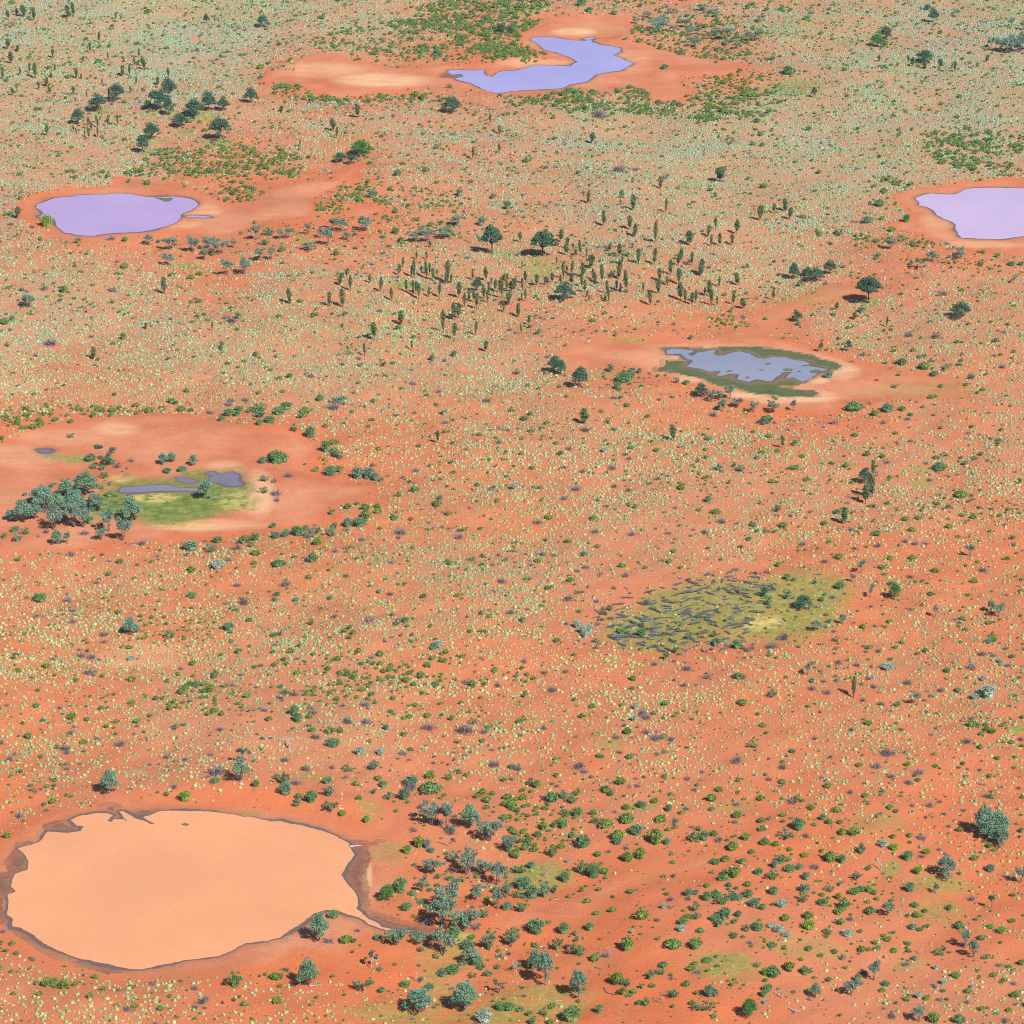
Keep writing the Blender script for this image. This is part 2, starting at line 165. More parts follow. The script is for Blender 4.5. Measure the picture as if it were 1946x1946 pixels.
(1,1,'B','495,1107,55,55 785,852,30,38 350,385,35,42 783,330,22,36 1030,805,28,42 132,905,26,36 195,508,22,50 220,107,30,38 1098,1033,28,42 875,1228,28,48 385,1188,26,80 220,1062,30,42 45,1062,30,42 1412,1335,30,42 1668,1368,28,48 1218,1440,26,42 1788,1400,22,40 600,1412,45,75 600,1470,40,70 925,1460,28,52 1190,1755,40,70 1075,1815,45,45 1650,1715,30,45 1355,1870,45,65 1795,1840,32,48 1740,1555,25,40 1838,1555,26,38 885,1552,26,45 830,1915,50,65 1270,1258,22,35 25,780,35,40 920,1900,45,55'),
(1,1,'W','1175,995,16,70 430,950,40,70 1365,1045,45,50 780,800,35,50 1410,790,40,40 600,1170,30,110 260,1660,30,80 170,1800,50,90 180,1840,50,50 1875,1330,22,45 1720,1110,35,80 1420,1260,35,60'),
(1,2,'O','125,120,55,14 148,225,90,26 72,265,80,20 45,290,70,24 125,290,90,18 30,390,90,30 147,385,85,14 95,470,100,32 172,530,75,24 120,600,70,14 118,385,60,14 232,255,80,32 190,280,40,12 290,260,60,22 312,262,55,20 348,240,70,28 430,195,110,18 485,170,105,24 405,255,70,24 490,255,85,36 452,150,50,16 572,190,110,38 625,130,100,46 565,270,100,26 583,330,90,22 645,205,80,24 660,275,110,28 712,240,145,20 598,375,55,18 614,410,50,14 832,210,140,38 785,205,60,20 857,115,90,18 978,110,110,34 1093,115,130,30 890,320,165,28 818,290,70,20 850,310,65,16 752,330,95,24 760,395,110,22 738,400,50,22 1013,320,70,16 1067,415,110,32 1125,320,110,46 1135,210,95,34 1213,170,115,36 1270,110,95,30 1290,80,100,30 1272,235,115,38 1370,110,100,26 1432,180,125,44 1192,245,70,22 1285,355,130,46 1322,365,90,28 1370,385,85,34 1400,360,95,26 1500,310,120,36 1515,380,110,28 1558,385,70,16 1568,240,85,20 1710,230,95,38 1675,375,85,26 1755,410,80,44 1462,290,50,14 378,95,60,14 15,200,60,18 583,1280,115,60 1235,1387,112,45'),
(1,2,'G','437,395,130,150 362,870,125,105 408,892,115,80 548,998,155,125 1440,1050,100,110'),
(1,2,'M','1515,1088,85,55 1570,1072,60,60 1650,1072,95,80 1595,1152,90,80 1705,1128,75,70 1825,1168,80,55'),
(1,2,'S','1265,968,55,60 775,890,70,60 870,975,70,130 920,945,70,80 820,1025,60,60 88,865,45,55 750,1268,50,50 1415,1562,50,45 1565,1622,60,70 1730,1627,60,90 1680,1592,50,45 405,1527,40,50 1875,1872,60,36 1490,1862,50,60 705,1197,35,45 985,895,50,40 1240,545,40,32 810,640,30,30 1365,645,40,36 1475,1530,35,40 1330,975,30,60 200,1610,25,50 800,1320,26,40 1495,1365,40,70 280,1000,0,0 1850,1535,40,55 930,890,40,60 850,1110,30,40 1900,1250,60,90'),
(1,2,'V','65,1740,50,60 730,1500,35,60'),
(1,2,'B','895,1162,30,55 140,1232,36,58 188,1342,30,52 305,1278,32,50 265,1315,25,45 790,1312,28,46 920,1472,32,55 1475,1457,28,42 730,490,30,40 640,535,28,55 900,42,28,42 1610,308,26,36 1655,447,32,38 245,1015,30,34 165,985,30,38 397,1002,30,36 120,1412,30,50 115,1518,30,42 375,1450,30,45 1075,1405,26,45 255,1735,30,45 1885,1490,30,50 1045,1222,28,46 1820,1305,26,36 905,1890,36,32 955,1905,42,36 452,1090,25,34 1910,500,25,38 225,375,30,30 755,1890,20,36 680,1840,28,34 1560,550,20,28'),
(1,2,'W','225,480,16,45 350,510,16,40 670,605,25,40 1600,475,20,45 1750,492,18,50 520,1760,40,90 910,1550,26,55 910,1760,26,60 430,1830,22,60 590,1345,22,90 470,1490,35,65 435,1610,28,55 1525,35,26,50 800,1110,30,60 1525,1200,22,70 780,1615,25,80 800,1730,35,60'),
(1,2,'D','620,692,62,42 1038,508,60,34 1135,592,60,22 990,655,40,40 1222,1070,80,45 895,1275,85,30 1400,1150,60,25 1455,1225,60,30 1500,1215,50,30 1165,1560,40,30 435,1760,80,30 590,1590,50,36 1858,540,55,40 635,860,45,30 700,880,45,20 950,870,50,26 1700,1210,50,26 1730,1215,40,20 1850,1205,50,26'),
(1,3,'K','790,367,207,190'),
(1,3,'G','1462,500,128,150 265,502,85,78 243,172,120,85 395,205,110,120 505,162,110,95 340,165,70,80 640,727,85,58 440,730,80,38 765,1690,125,95'),
(1,3,'H','1155,165,130,100 1395,130,100,90'),
(1,3,'M','1255,105,70,85 1465,75,60,60 1858,240,65,45 90,1172,80,90 98,1105,50,50 238,1165,78,52'),
(1,3,'O','552,415,55,32 685,482,60,30 923,532,80,14 88,332,100,20 825,1640,125,34 818,1792,165,55 768,1847,145,60 162,1432,90,26'),
(1,3,'S','285,237,50,60 1620,130,55,60 1840,110,40,60 495,927,52,68 1355,902,58,80 1035,852,52,78 930,1202,62,95 245,1420,60,65 120,1927,55,65 1540,960,45,80 1275,935,40,70 985,1010,35,60 1205,795,35,50 1255,832,35,60 860,57,28,45 1100,140,50,50 740,430,40,70 60,1230,50,90 30,1240,60,60 1010,920,35,50 1735,50,40,50 1350,1500,40,50 590,1215,0,0 60,240,0,0'),
(1,3,'B','1200,890,50,95 680,1182,65,125 835,1222,50,65 1035,1195,40,60 1030,330,26,38 780,1497,42,50 893,1517,38,50 625,1577,42,46 1465,1812,60,90 520,1550,30,50 300,1510,26,52 245,1608,34,72 340,1685,34,56 80,1705,34,56 688,1355,30,52 985,1345,28,45 60,1342,30,55 120,1475,36,45 975,745,28,42 1115,742,30,50 870,640,22,30 572,635,25,40 640,552,25,45 530,465,26,38 380,465,26,34 1470,832,32,42 1160,800,28,40 1455,868,28,50 1505,1008,30,42 1320,1008,32,40 1475,310,28,45 1245,1110,36,50 1290,1520,32,55 1567,1538,32,50 1618,1505,34,45 1760,780,28,36 1815,555,26,40 1855,435,24,40 950,1655,28,42 930,1860,34,42 555,1925,36,55 1187,1175,26,36 1590,1072,28,36 1320,1315,28,36 1545,1315,28,36 1625,1048,30,45 560,200,0,0 605,118,25,36 1725,680,34,50 1440,680,30,45 1310,1600,40,110 800,1875,25,40 1855,760,30,40 10,1490,30,34 1400,450,24,32'),
(1,3,'W','745,770,25,60 670,810,20,40 1090,620,50,80 530,1270,45,70 1075,1250,28,60 900,1275,22,60 930,1555,22,55 1770,860,35,60 1340,340,35,70 850,955,16,40 1280,645,35,90 1100,1395,26,50 1520,1355,12,50 825,1880,22,60'),
(1,3,'D','590,1270,95,50 260,1270,95,40 425,1215,60,30 275,615,50,26 345,1275,50,30 180,1270,50,25 410,1270,70,40 480,1340,70,60 160,1300,50,30 1208,1350,70,40 310,1310,50,30 255,1350,40,30 890,895,35,36 1640,525,45,36 970,175,55,20 1000,150,60,24 690,1305,45,55 1865,820,50,30 500,1310,60,40 610,1340,50,30'),
(2,0,'G','170,132,175,155 970,132,190,160 420,297,108,90 960,950,120,120 80,120,90,80'),
(2,0,'M','400,185,160,150 545,168,170,140 620,170,150,120 800,205,165,110 905,272,155,130 495,292,82,60 745,262,95,75 470,120,130,130 310,40,90,100'),
(2,0,'D','675,100,110,60 1655,378,90,50 670,290,45,26 1870,660,55,26 855,300,50,26 910,310,50,26 1485,625,38,22 970,320,70,50'),
(2,0,'S','30,262,50,70 130,287,65,80 190,235,60,70 110,215,45,70 1400,352,70,120 1550,367,65,100 1600,292,45,80 1790,322,75,110 1870,292,65,90 1850,345,38,60 880,425,36,60 1410,675,30,80 1680,940,35,90 1580,1245,65,70 1755,1088,48,55 1350,1640,30,60 800,500,35,70 100,1150,32,60 1240,985,35,110 290,710,28,110 300,1830,36,45 480,1545,0,0 1290,1660,30,70 740,700,0,0 1700,1015,35,50 660,150,60,60 240,60,60,60 690,60,60,60'),
(2,0,'V','1600,490,60,110 960,1130,25,60'),
(2,0,'B','1405,505,55,60 1880,415,38,70 1865,472,32,45 345,1197,36,60 130,1240,36,52 555,1300,32,50 965,1285,42,65 1145,1430,42,42 1065,1395,30,42 1250,1520,40,45 1280,1465,36,40 1360,1365,50,60 1490,1330,36,40 1545,1400,60,70 1500,1400,36,50 1700,1435,32,45 1630,1590,42,45 855,1598,32,50 1005,1605,40,55 745,1508,34,50 965,1460,36,50 525,1570,50,75 610,1730,32,60 850,1672,28,36 1440,1330,40,70 780,1625,36,45 525,1020,30,45 640,1005,25,30 1625,1095,28,45 280,1400,28,45 130,420,28,50 1035,830,35,35 1305,1225,34,45 1345,1480,24,34 1225,1290,34,45 1570,1255,40,40 405,1260,25,36 1420,1230,30,36 1830,880,30,45 1730,795,25,45 1100,1560,28,50 1870,1190,30,40 1410,1150,30,60'),
(2,0,'Y','340,1197,36,62'),
(2,0,'W','495,698,32,85 535,880,35,70 765,968,45,80 770,1010,35,40 1405,752,35,38 1740,362,55,70 620,230,40,80 390,1125,24,60 670,1115,24,90 650,1240,30,90 235,1295,30,42 480,1780,60,90 490,1800,30,60 50,1510,25,45 1790,740,30,95 1330,1180,24,50 705,550,28,50 985,1680,30,36 885,1760,45,100 1740,602,32,70 1225,1860,20,70 1550,1870,35,55 1360,1895,30,60 1620,1700,35,60 340,220,45,50 280,250,30,30 1790,1080,0,0 1010,940,60,60 1040,315,25,90 70,1870,50,60 10,1745,50,45'),
(2,0,'H','1795,1935,150,110'),
(2,1,'S','700,170,65,75 790,175,45,110 240,245,0,0 330,250,75,100 410,265,75,120 470,215,75,80 575,240,75,90 600,180,55,80 240,262,45,70 170,275,50,80 390,190,40,60 25,292,65,60 150,180,40,55 580,85,40,50 1065,930,60,60 1120,905,45,60 435,885,60,55 1170,1000,40,45 330,1640,70,70 310,1600,80,70 560,1720,65,95 640,1710,50,70 440,1710,40,60 160,710,34,50 320,705,34,55 570,700,34,45 450,1,0,0 790,1070,0,0 1320,1100,36,50 540,1600,0,0 980,1665,45,50 670,970,50,65 590,1800,25,110 1620,1240,0,0 1620,1600,50,65 340,1065,36,40 1170,760,0,0 360,10,0,0'),
(2,1,'V','935,665,38,50 1360,1090,50,90 790,1840,50,90 940,1835,50,80'),
(2,1,'B','480,320,70,75 440,465,78,75 830,125,70,80 915,85,50,60 825,60,50,60 700,50,45,50 740,985,42,45 715,1015,36,40 715,940,42,40 725,355,36,45 190,490,36,95 1170,340,26,42 1450,470,36,50 1257,698,36,52 1500,698,32,42 1037,122,45,55 1030,10,0,0 1438,88,34,55 1675,172,26,45 1355,18,40,80 935,190,28,40 25,415,36,60 1165,112,32,40 1025,845,32,42 1740,850,32,45 1170,1050,26,45 1420,1130,40,45 1125,1295,42,62 1235,1270,50,65 935,1130,50,55 1850,1215,0,0 1380,1450,30,45 1530,1445,30,42 645,1330,34,55 450,1385,34,50 575,1410,34,50 690,1435,28,42 765,1445,32,42 850,1455,36,45 875,1420,36,50 620,1462,36,50 1030,1440,36,42 1195,1470,32,55 1150,1565,34,50 1015,1545,32,55 1460,1570,45,42 1110,1705,36,50 745,1270,36,45 700,1265,50,60 1540,1155,32,50 1010,1225,36,60 900,1485,30,36 1110,1580,24,36 405,1390,28,34 390,1425,28,50 120,1255,24,34 330,1245,26,60 205,1350,32,50 60,1180,30,40 160,1180,40,45 230,1145,36,50 280,1095,40,60 800,1390,30,60 1285,1555,40,60 1070,610,22,36 1120,605,28,34 430,110,0,0 1600,980,32,45 1710,980,32,45'),
(2,1,'W','450,1590,60,90 700,1650,75,80 830,1640,50,90 860,900,60,80 1085,225,34,110 800,280,24,70 605,390,22,55 1020,468,22,50 310,1430,50,60 210,1460,40,50 830,1520,30,90 600,840,25,60 690,565,18,60 1010,675,26,60 1300,1130,0,0 1560,1680,60,150 1300,1660,60,110 370,1680,0,0 460,1750,45,80 240,610,22,90 1675,820,50,50 1900,815,40,60 1560,1310,36,60 665,1520,40,45 1105,1830,40,80 1770,1900,45,100 200,980,45,50 1830,600,50,80 1800,1330,40,60 90,1570,40,60 235,1930,40,60 1510,240,26,90 1515,190,30,45'),
(2,1,'D','265,1830,130,170 1630,945,60,35 1535,1930,90,110 865,915,75,70 20,655,50,20 105,345,75,60 1310,280,30,26 1105,110,50,60'),
(2,2,'B','322,100,36,62 460,270,38,56 680,305,30,48 1235,360,38,50 240,420,34,58 155,570,32,48 855,455,38,56 1205,430,34,54 485,570,38,58 315,625,34,52 550,782,28,50 378,1012,36,56 268,740,28,42 1085,755,26,50 1285,465,24,36 1730,320,30,50 1810,170,36,52 1910,215,28,40 1550,90,34,75 1420,75,28,45 910,1870,40,58 900,1700,60,60 1090,1560,34,45 1170,1495,42,65 565,1550,36,60 1165,1730,36,60 510,1430,30,40 860,1485,26,46 930,1360,32,45 1890,1670,34,55 505,1115,26,36 1740,1510,40,80 640,1480,26,60 1375,1610,24,30 1520,85,30,50'),
(2,2,'V','530,900,90,60 570,940,80,60 620,930,90,60 950,1610,45,60 590,975,60,60 960,1510,45,60'),
(2,2,'S','1345,1010,80,50 1530,1000,100,50 1545,1080,120,60 1700,1100,70,70 1000,965,60,80 720,800,60,60 1250,1110,70,50 1180,1150,60,50 1910,700,80,70 145,1395,50,55 860,930,30,80 650,125,26,60 1710,1330,40,80 1550,650,0,0 1820,1820,40,90 130,870,40,45'),
(2,2,'W','465,705,45,90 885,540,36,70 590,470,30,70 530,495,30,50 270,360,36,80 360,368,28,50 240,140,34,80 1200,230,30,60 1465,230,36,70 660,215,20,70 1820,180,36,70 1350,555,32,45 1035,720,60,60 665,1060,50,40 140,1170,50,45 290,1230,36,60 445,1230,26,60 345,1360,50,70 1485,1310,26,80 1740,1330,30,80 1310,1355,40,50 820,1740,45,70 1110,1750,50,110 1035,1700,50,70 1010,1560,60,60 285,1650,50,50 1040,1600,70,80 90,1920,50,70 550,1930,40,80 1590,160,30,90 40,810,45,50 450,880,45,36 1085,240,0,0 935,235,30,70 1100,1190,40,60 1340,1240,30,90'),
(2,2,'D','345,535,85,70 375,735,70,30 555,1065,90,40 685,955,85,40 590,960,130,40 290,1120,100,45 215,840,60,26 1215,1340,120,50 1175,1190,80,40 1420,1800,70,60 665,1800,40,40 1010,1640,70,50 1680,740,110,60 1730,680,90,45 1640,780,120,40 1670,900,150,40 1710,870,120,30 1510,760,60,20 1480,840,50,20 1410,810,60,20 1620,920,50,40 1660,1020,100,36 1620,1110,130,30 1540,1150,160,40 1490,1130,140,40 1430,1120,80,30 1335,1150,120,30 1350,1140,100,22 1310,1130,100,30 1235,1080,60,20 1590,700,60,30 1870,660,80,30 1840,770,60,40 1800,860,60,40 1205,860,60,40 1070,840,50,30 950,230,70,40 1700,1150,60,30 65,1290,60,26 1700,740,60,24 1530,960,110,36'),
(2,3,'O','612,145,120,50 680,1422,158,36'),
(2,3,'G','980,695,135,95 310,772,115,130'),
(2,3,'M','735,517,100,60 805,682,85,50 1535,397,95,60 1280,812,85,40 1690,782,95,60 1745,817,105,75 340,1272,95,50 1145,1452,105,75 600,885,68,58 400,942,70,80 670,582,60,50'),
(2,3,'V','1670,1395,100,120 1570,1397,50,60 1620,1375,60,60 1635,1265,40,60 930,1210,36,100 1760,1160,36,55'),
(2,3,'S','120,75,55,65 1500,915,40,50 560,75,40,55 1850,262,40,55 1000,1480,60,80 80,1460,60,90 480,830,26,40 555,780,0,0 1210,1055,36,50 190,560,50,50 580,640,60,80 1845,265,0,0 500,1030,0,0 50,750,150,70 190,710,90,70 395,595,45,40 1380,40,30,45 445,715,40,45 1780,1930,0,0 440,450,0,0'),
(2,3,'B','465,155,34,55 165,185,38,75 848,245,32,70 1105,235,40,62 1060,140,34,60 1155,132,34,55 570,418,46,68 130,448,38,52 888,495,34,58 1280,525,34,62 1110,418,32,62 945,428,36,60 1560,595,34,60 1245,685,32,56 1475,835,28,50 1665,875,34,44 1705,1005,42,60 1705,965,32,50 1845,1125,32,50 1445,1345,36,58 785,1660,42,70 990,1035,34,46 750,907,36,56 945,855,30,50 915,893,24,38 1035,990,24,45 230,1855,34,55 1025,1675,22,40 1800,1060,26,36 30,215,30,42 1380,190,40,55 1450,245,26,40 1475,95,30,50 1560,110,40,50 1815,55,28,45 1605,35,28,40 1250,130,22,32 1525,675,26,45 1185,595,26,36 1130,598,26,36 1740,1865,32,55 1910,575,24,45 1910,660,24,45 1590,450,24,40 1785,405,24,36 1175,70,24,36 710,785,18,28 900,800,20,32 1600,280,20,32 1545,1630,60,70 1700,1680,50,50 1650,1620,30,50 1610,1800,40,45 1865,1855,26,36'),
(2,3,'D','590,815,115,45 420,1130,70,26 1225,910,60,40 1315,900,75,40 1400,895,45,40 235,1180,40,30 1355,620,50,45 1095,500,45,30 860,435,45,30 810,420,45,36 1155,355,50,40 1700,1550,70,50 20,1000,60,40 1610,730,50,30 500,1660,60,60 1015,1455,80,80 590,620,0,0 485,1165,40,20 765,1360,40,40 1765,240,45,34 15,1180,60,30 650,880,0,0'),
(2,3,'W','165,1020,70,85 85,1100,75,95 1630,512,34,75 305,310,22,70 860,330,50,55 1060,305,40,50 1130,325,30,60 1210,325,28,60 470,445,36,65 1095,560,20,60 705,1195,50,60 570,1180,45,60 810,1190,45,30 830,1345,45,65 885,1480,45,75 480,1415,32,80 375,1385,34,75 790,1280,24,60 1510,1760,55,80 930,1890,50,110 665,1710,42,38 395,1760,40,36 770,1090,26,40 860,1085,35,60 750,1050,24,40 460,1325,20,50 545,1280,20,50 750,1450,30,55 1545,1195,34,95 1080,1300,28,80 1910,1720,40,50 620,1400,30,60 1320,1350,36,70 215,110,34,36 600,700,0,0 840,890,26,45 450,570,0,0'),
(3,0,'G','808,242,180,145'),
(3,0,'M','1770,212,150,150'),
(3,0,'H','1790,60,60,60'),
(3,0,'S','1725,1697,140,120 270,1680,42,55 765,252,32,42 150,90,40,60 1720,1600,0,0 490,260,34,36 400,185,30,34 1880,250,45,60 1160,260,28,34 760,1730,50,75 40,1410,40,60 1585,220,30,75 415,1715,45,55'),
(3,0,'B','385,308,50,50 325,320,32,40 345,195,34,44 90,1358,38,48 10,1350,36,40 120,1430,34,45 350,1700,80,80 400,1665,45,55 470,1725,80,80 505,1720,40,45 550,1695,36,45 290,1770,42,50 665,1810,50,55 55,565,45,65 700,1610,38,60 975,1695,30,50 1225,275,35,45 85,1570,28,45 220,1545,24,30 600,322,22,30 1250,1780,28,45 1795,1830,30,60 990,1870,40,55 860,1860,30,50 1720,1790,34,34 1180,1880,40,60 230,1465,26,40 75,300,20,28 100,1740,28,45'),
(3,0,'Y','1360,312,80,88'),
(3,0,'W','145,400,80,60 1430,1720,50,60 1515,1800,36,70 1600,170,40,150 20,1270,20,60 240,1478,22,50 1120,1660,30,60 1635,1815,34,30 1435,1870,45,60 490,45,32,50 660,95,0,0 610,30,0,0 1330,1640,25,40 200,210,0,0 940,1900,50,80'),
(3,0,'D','150,400,90,50 1120,1650,45,30'),
(3,1,'G','1600,502,185,140 410,1657,210,155 490,1328,205,150 990,1028,125,125 1555,1802,218,200 1220,1832,190,210'),
(3,1,'M','1320,480,175,150 1425,512,205,130 1745,582,165,150 1450,1105,200,200 1395,1220,200,190 1560,1245,170,190 1400,1405,185,160 1230,1345,80,110 1060,1355,130,140 1320,832,120,120 1580,812,170,150 1700,802,110,120 1800,885,150,120 1880,645,100,90 1800,1085,130,80 1245,958,100,80 1740,1370,130,100 1900,1345,100,90 1600,1455,110,120 1860,990,100,70 1480,740,90,70 1500,900,0,0 1640,1010,90,70'),
(3,1,'H','870,1532,185,90 1810,1670,120,110 820,1700,110,70'),
(3,1,'D','1835,1240,75,55 1205,1600,105,70 1450,1605,70,60 1640,1220,110,60 1810,1895,0,0 560,1700,0,0 1570,1235,80,60 1660,1020,60,50 1935,1530,150,80 820,1900,50,60'),
(3,1,'S','230,240,105,95 245,302,90,105 560,335,100,110 575,412,85,115 25,252,60,55 180,190,50,70 1000,302,65,90 885,270,45,70 1115,292,85,90 1165,182,80,110 1280,658,110,60 1085,992,115,105 600,1168,62,92 1130,1122,62,82 770,1692,95,90 1230,1610,50,60 1540,885,45,50 1460,535,60,80 210,1610,50,60 1360,875,45,60 1450,880,40,60 1305,962,30,50 960,205,50,70 340,355,0,0 1440,118,60,60 700,90,50,90 550,220,50,80 340,350,60,60 920,1330,45,70 1100,1310,60,60 1200,1330,70,80 1300,1340,60,90 1240,1400,50,60 1540,1480,60,100 1470,1540,55,110 1610,1555,45,60 1730,1550,60,70 1680,1500,60,80 1800,1500,45,60 1300,1660,60,70 950,1700,45,60 890,60,50,100 1640,960,50,60 1780,960,45,60 1700,1160,70,80 1600,1180,60,70 1850,1100,60,80 1350,1430,40,60 1650,660,0,0 1820,1820,50,100 1740,1370,60,60 745,1360,50,50 1390,1530,40,50 1480,1310,80,110 1580,1380,80,110 1640,1470,60,110 1870,1600,0,0 1860,1825,50,90 380,110,50,60 1120,1650,40,80'),
(3,1,'V','1700,1922,92,130 590,1165,50,80'),
(3,1,'B','1305,240,100,158 1305,107,62,86 435,352,92,90 835,477,50,60 1220,652,85,90 690,1367,70,95 165,1617,60,85 760,220,42,65 920,155,42,60 340,320,42,60 315,358,32,55 1570,85,30,45 1520,60,30,50 1055,395,28,40 780,345,42,50 1410,250,28,42 1240,1120,0,0 185,1810,50,85 660,430,45,60 1760,240,40,50 1650,270,40,60 1690,230,50,60 1720,360,36,50 1845,440,45,60 1890,430,36,50 1720,310,50,70 1850,340,45,60 1900,360,50,60 1425,690,30,40 470,1755,28,36 1900,520,40,50 1870,280,50,60 1560,70,0,0 1770,390,22,30'),
(3,1,'Y','1135,702,66,66 790,650,0,0'),
(3,1,'W','400,110,60,60 1160,210,80,100 870,70,50,80 325,240,40,90 680,165,26,55 1390,545,0,0 770,1265,35,45 1455,550,45,90 560,1360,25,80 1230,360,60,50 1180,545,30,70 990,1050,0,0 700,1110,0,0 600,1440,0,0 1280,1210,50,130 1370,480,60,100 1350,1330,50,130 245,55,30,70 1640,1240,60,80'),
(3,2,'S','445,410,60,85 430,262,50,70 500,302,80,110 530,242,65,60 530,412,75,85 340,702,150,90 25,662,110,80 655,472,62,80 1380,622,90,110 1460,602,70,80 1430,532,52,75 560,840,110,110 650,870,105,110 440,882,80,80 130,932,100,130 290,1002,150,105 200,1012,100,100 20,960,110,60 90,800,70,90 120,1122,95,110 60,1332,140,110 430,1272,80,90 380,1392,110,90 620,1260,60,70 520,1290,50,60 535,1447,150,125 1395,1172,100,70 1480,1082,70,80 1545,1062,60,80 1660,1082,80,90 1590,1122,80,110 1610,1222,90,100 1565,1282,78,95 1780,1052,60,85 1720,1075,45,60 1825,1122,70,80 1345,1050,60,70 1305,1287,62,75 490,1922,115,150 430,1900,70,90 1500,1797,90,90 1540,1800,70,60 1065,1657,82,100 895,1692,72,62 1000,1712,60,45 1035,1842,75,78 1770,1310,60,80 1680,1250,50,70 1850,1300,60,100 225,1272,105,142 1230,1802,85,115 960,560,72,112 825,628,55,80 20,1100,60,70 70,550,60,90 200,1520,120,90 660,1490,60,80 290,1860,60,80 350,1810,50,70 30,1820,60,100 200,1930,60,60 180,1860,50,50 1410,1900,60,100 1480,1900,70,80 1190,630,50,70 700,700,0,0 1860,872,55,65 1540,1240,60,80 1400,1240,60,80 1680,1080,60,60 850,1240,0,0 360,960,70,70 80,1000,60,70 190,770,50,60 110,600,70,70 60,590,60,60 1000,352,50,80 400,440,0,0 130,800,60,60 20,600,70,60 690,1860,80,60 1160,880,36,50 1700,450,0,0 240,1480,80,80'),
(3,2,'B','570,645,92,125 895,475,82,112 740,508,62,120 340,292,82,95 825,602,80,110 1105,632,118,122 1140,462,62,90 900,752,78,86 990,732,88,92 215,662,52,66 75,702,70,82 1670,682,75,80 1620,762,50,70 1540,782,45,80 1765,607,62,68 1905,642,62,66 1680,897,90,92 1600,922,60,85 1620,880,55,80 895,1432,112,100 1230,1452,85,118 1395,1457,88,100 1000,1232,72,112 820,1672,98,102 865,1742,58,66 845,180,65,80 780,255,50,46 1100,318,46,56 1200,380,60,50 1295,405,34,45 645,395,40,60 890,360,50,60 1515,300,60,80 1570,230,42,65 1880,305,46,65 1700,430,60,60 1880,472,45,60 1885,535,40,65 920,1002,38,60 785,1138,42,55 600,1052,34,60 670,1145,36,52 690,965,36,42 725,838,50,75 1160,1570,46,72 1365,1598,46,70 1390,1560,36,50 1480,1545,45,70 940,1740,36,60 1080,1705,38,52 1330,1710,50,52 1370,1850,38,52 560,960,34,36 375,105,38,46 235,180,65,70 130,210,38,40 190,220,28,40 180,160,45,50 1170,118,34,48 635,120,28,36 1120,1385,26,40 320,1190,32,48 200,375,0,0 1740,785,42,66 1810,705,36,60 1710,1195,50,60 700,770,28,40 1250,515,36,45 1195,530,34,45 680,700,45,60 360,480,50,45 280,500,70,70 140,650,50,60 170,600,60,60 130,530,40,50 240,550,50,60 40,520,36,50 20,430,34,50 40,350,50,100 495,560,50,60 1420,360,0,0 1780,960,45,60 1905,900,0,0 1680,1360,45,70 1430,1335,45,60 1285,1220,0,0 1910,350,0,0 1700,355,0,0 1340,1230,40,60 910,1760,30,50 650,1490,60,60 1890,1140,50,60 1140,1620,45,60 1550,700,0,0 20,270,45,60 80,290,30,40 60,370,45,60 1640,970,40,50 1480,980,35,50 1530,570,50,60 1230,770,30,50 1220,710,24,40 70,1100,0,0 170,330,30,40 285,350,36,45 235,350,36,45 1400,1770,34,40 1660,1720,36,36 1550,1505,26,40'),
(3,2,'Y','1710,430,55,65 900,752,78,86 1910,1640,60,60'),
(3,2,'V','1160,1150,50,40 930,1312,30,40 1290,1335,50,70 460,740,30,40'),
(3,2,'G','295,1622,265,125 540,1725,220,130 1790,1927,152,130 215,1510,165,90'),
(3,2,'D','305,845,115,80 65,1540,155,60 765,1425,75,65 845,1882,115,32 1165,1832,115,70 150,1230,80,70 1690,1815,70,36 1390,1175,90,60 570,1780,80,30 770,1470,60,50 1465,690,60,40 695,1865,60,50 640,1560,70,40 120,1790,60,60'),
(3,2,'W','600,610,0,0 1005,352,46,80 95,45,40,60 540,65,40,90 1340,130,40,60 975,200,30,60 410,470,0,0 470,790,0,0 640,190,0,0 380,180,24,50 1215,1080,40,60 1345,1080,40,60 1110,1250,40,50 60,1270,0,0 1700,335,30,70 760,680,34,45 740,1465,40,80 30,1400,36,50 1690,470,40,60 1700,50,60,100 1450,90,30,50'),
(3,3,'G','1640,545,225,160 1745,545,190,150 1768,612,145,115 1690,570,130,180 1355,842,165,150 400,1772,122,78'),
(3,3,'M','1500,1352,128,70 1560,1425,118,78 830,1592,150,88 665,1722,125,100 1160,1917,105,95 1910,872,110,75 1695,1057,108,55 930,1122,90,95 1285,962,70,46'),
(3,3,'D','880,795,125,95 150,1797,95,100 1175,1405,95,55 640,1790,60,36 625,1585,90,20 1660,710,50,36 250,1910,50,110 1310,1170,55,24 1810,1930,50,40 1090,890,40,30'),
(3,3,'S','190,602,85,118 275,542,92,95 595,750,68,62 735,702,92,92 1080,742,72,82 1095,962,72,80 320,987,62,88 310,1072,78,92 455,1082,58,82 90,1017,68,74 510,972,52,86 690,977,52,92 500,1302,78,72 580,1222,70,95 205,832,0,0 320,1602,70,62 85,912,85,95 50,1762,60,80 20,1800,60,60 705,870,80,70 330,890,60,70 100,820,60,60 210,850,60,90 580,920,50,60 600,1465,50,60 740,1180,0,0 450,470,50,52 280,820,50,60 200,760,50,60 1910,535,40,40 360,1585,40,60 500,1640,40,50 1685,790,60,75 1900,570,30,45 60,460,60,40 150,780,70,70 335,580,0,0 740,950,45,70 1340,1380,50,50 1590,1230,0,0 30,1290,0,0 790,800,45,60 710,1620,60,60 970,1570,0,0'),
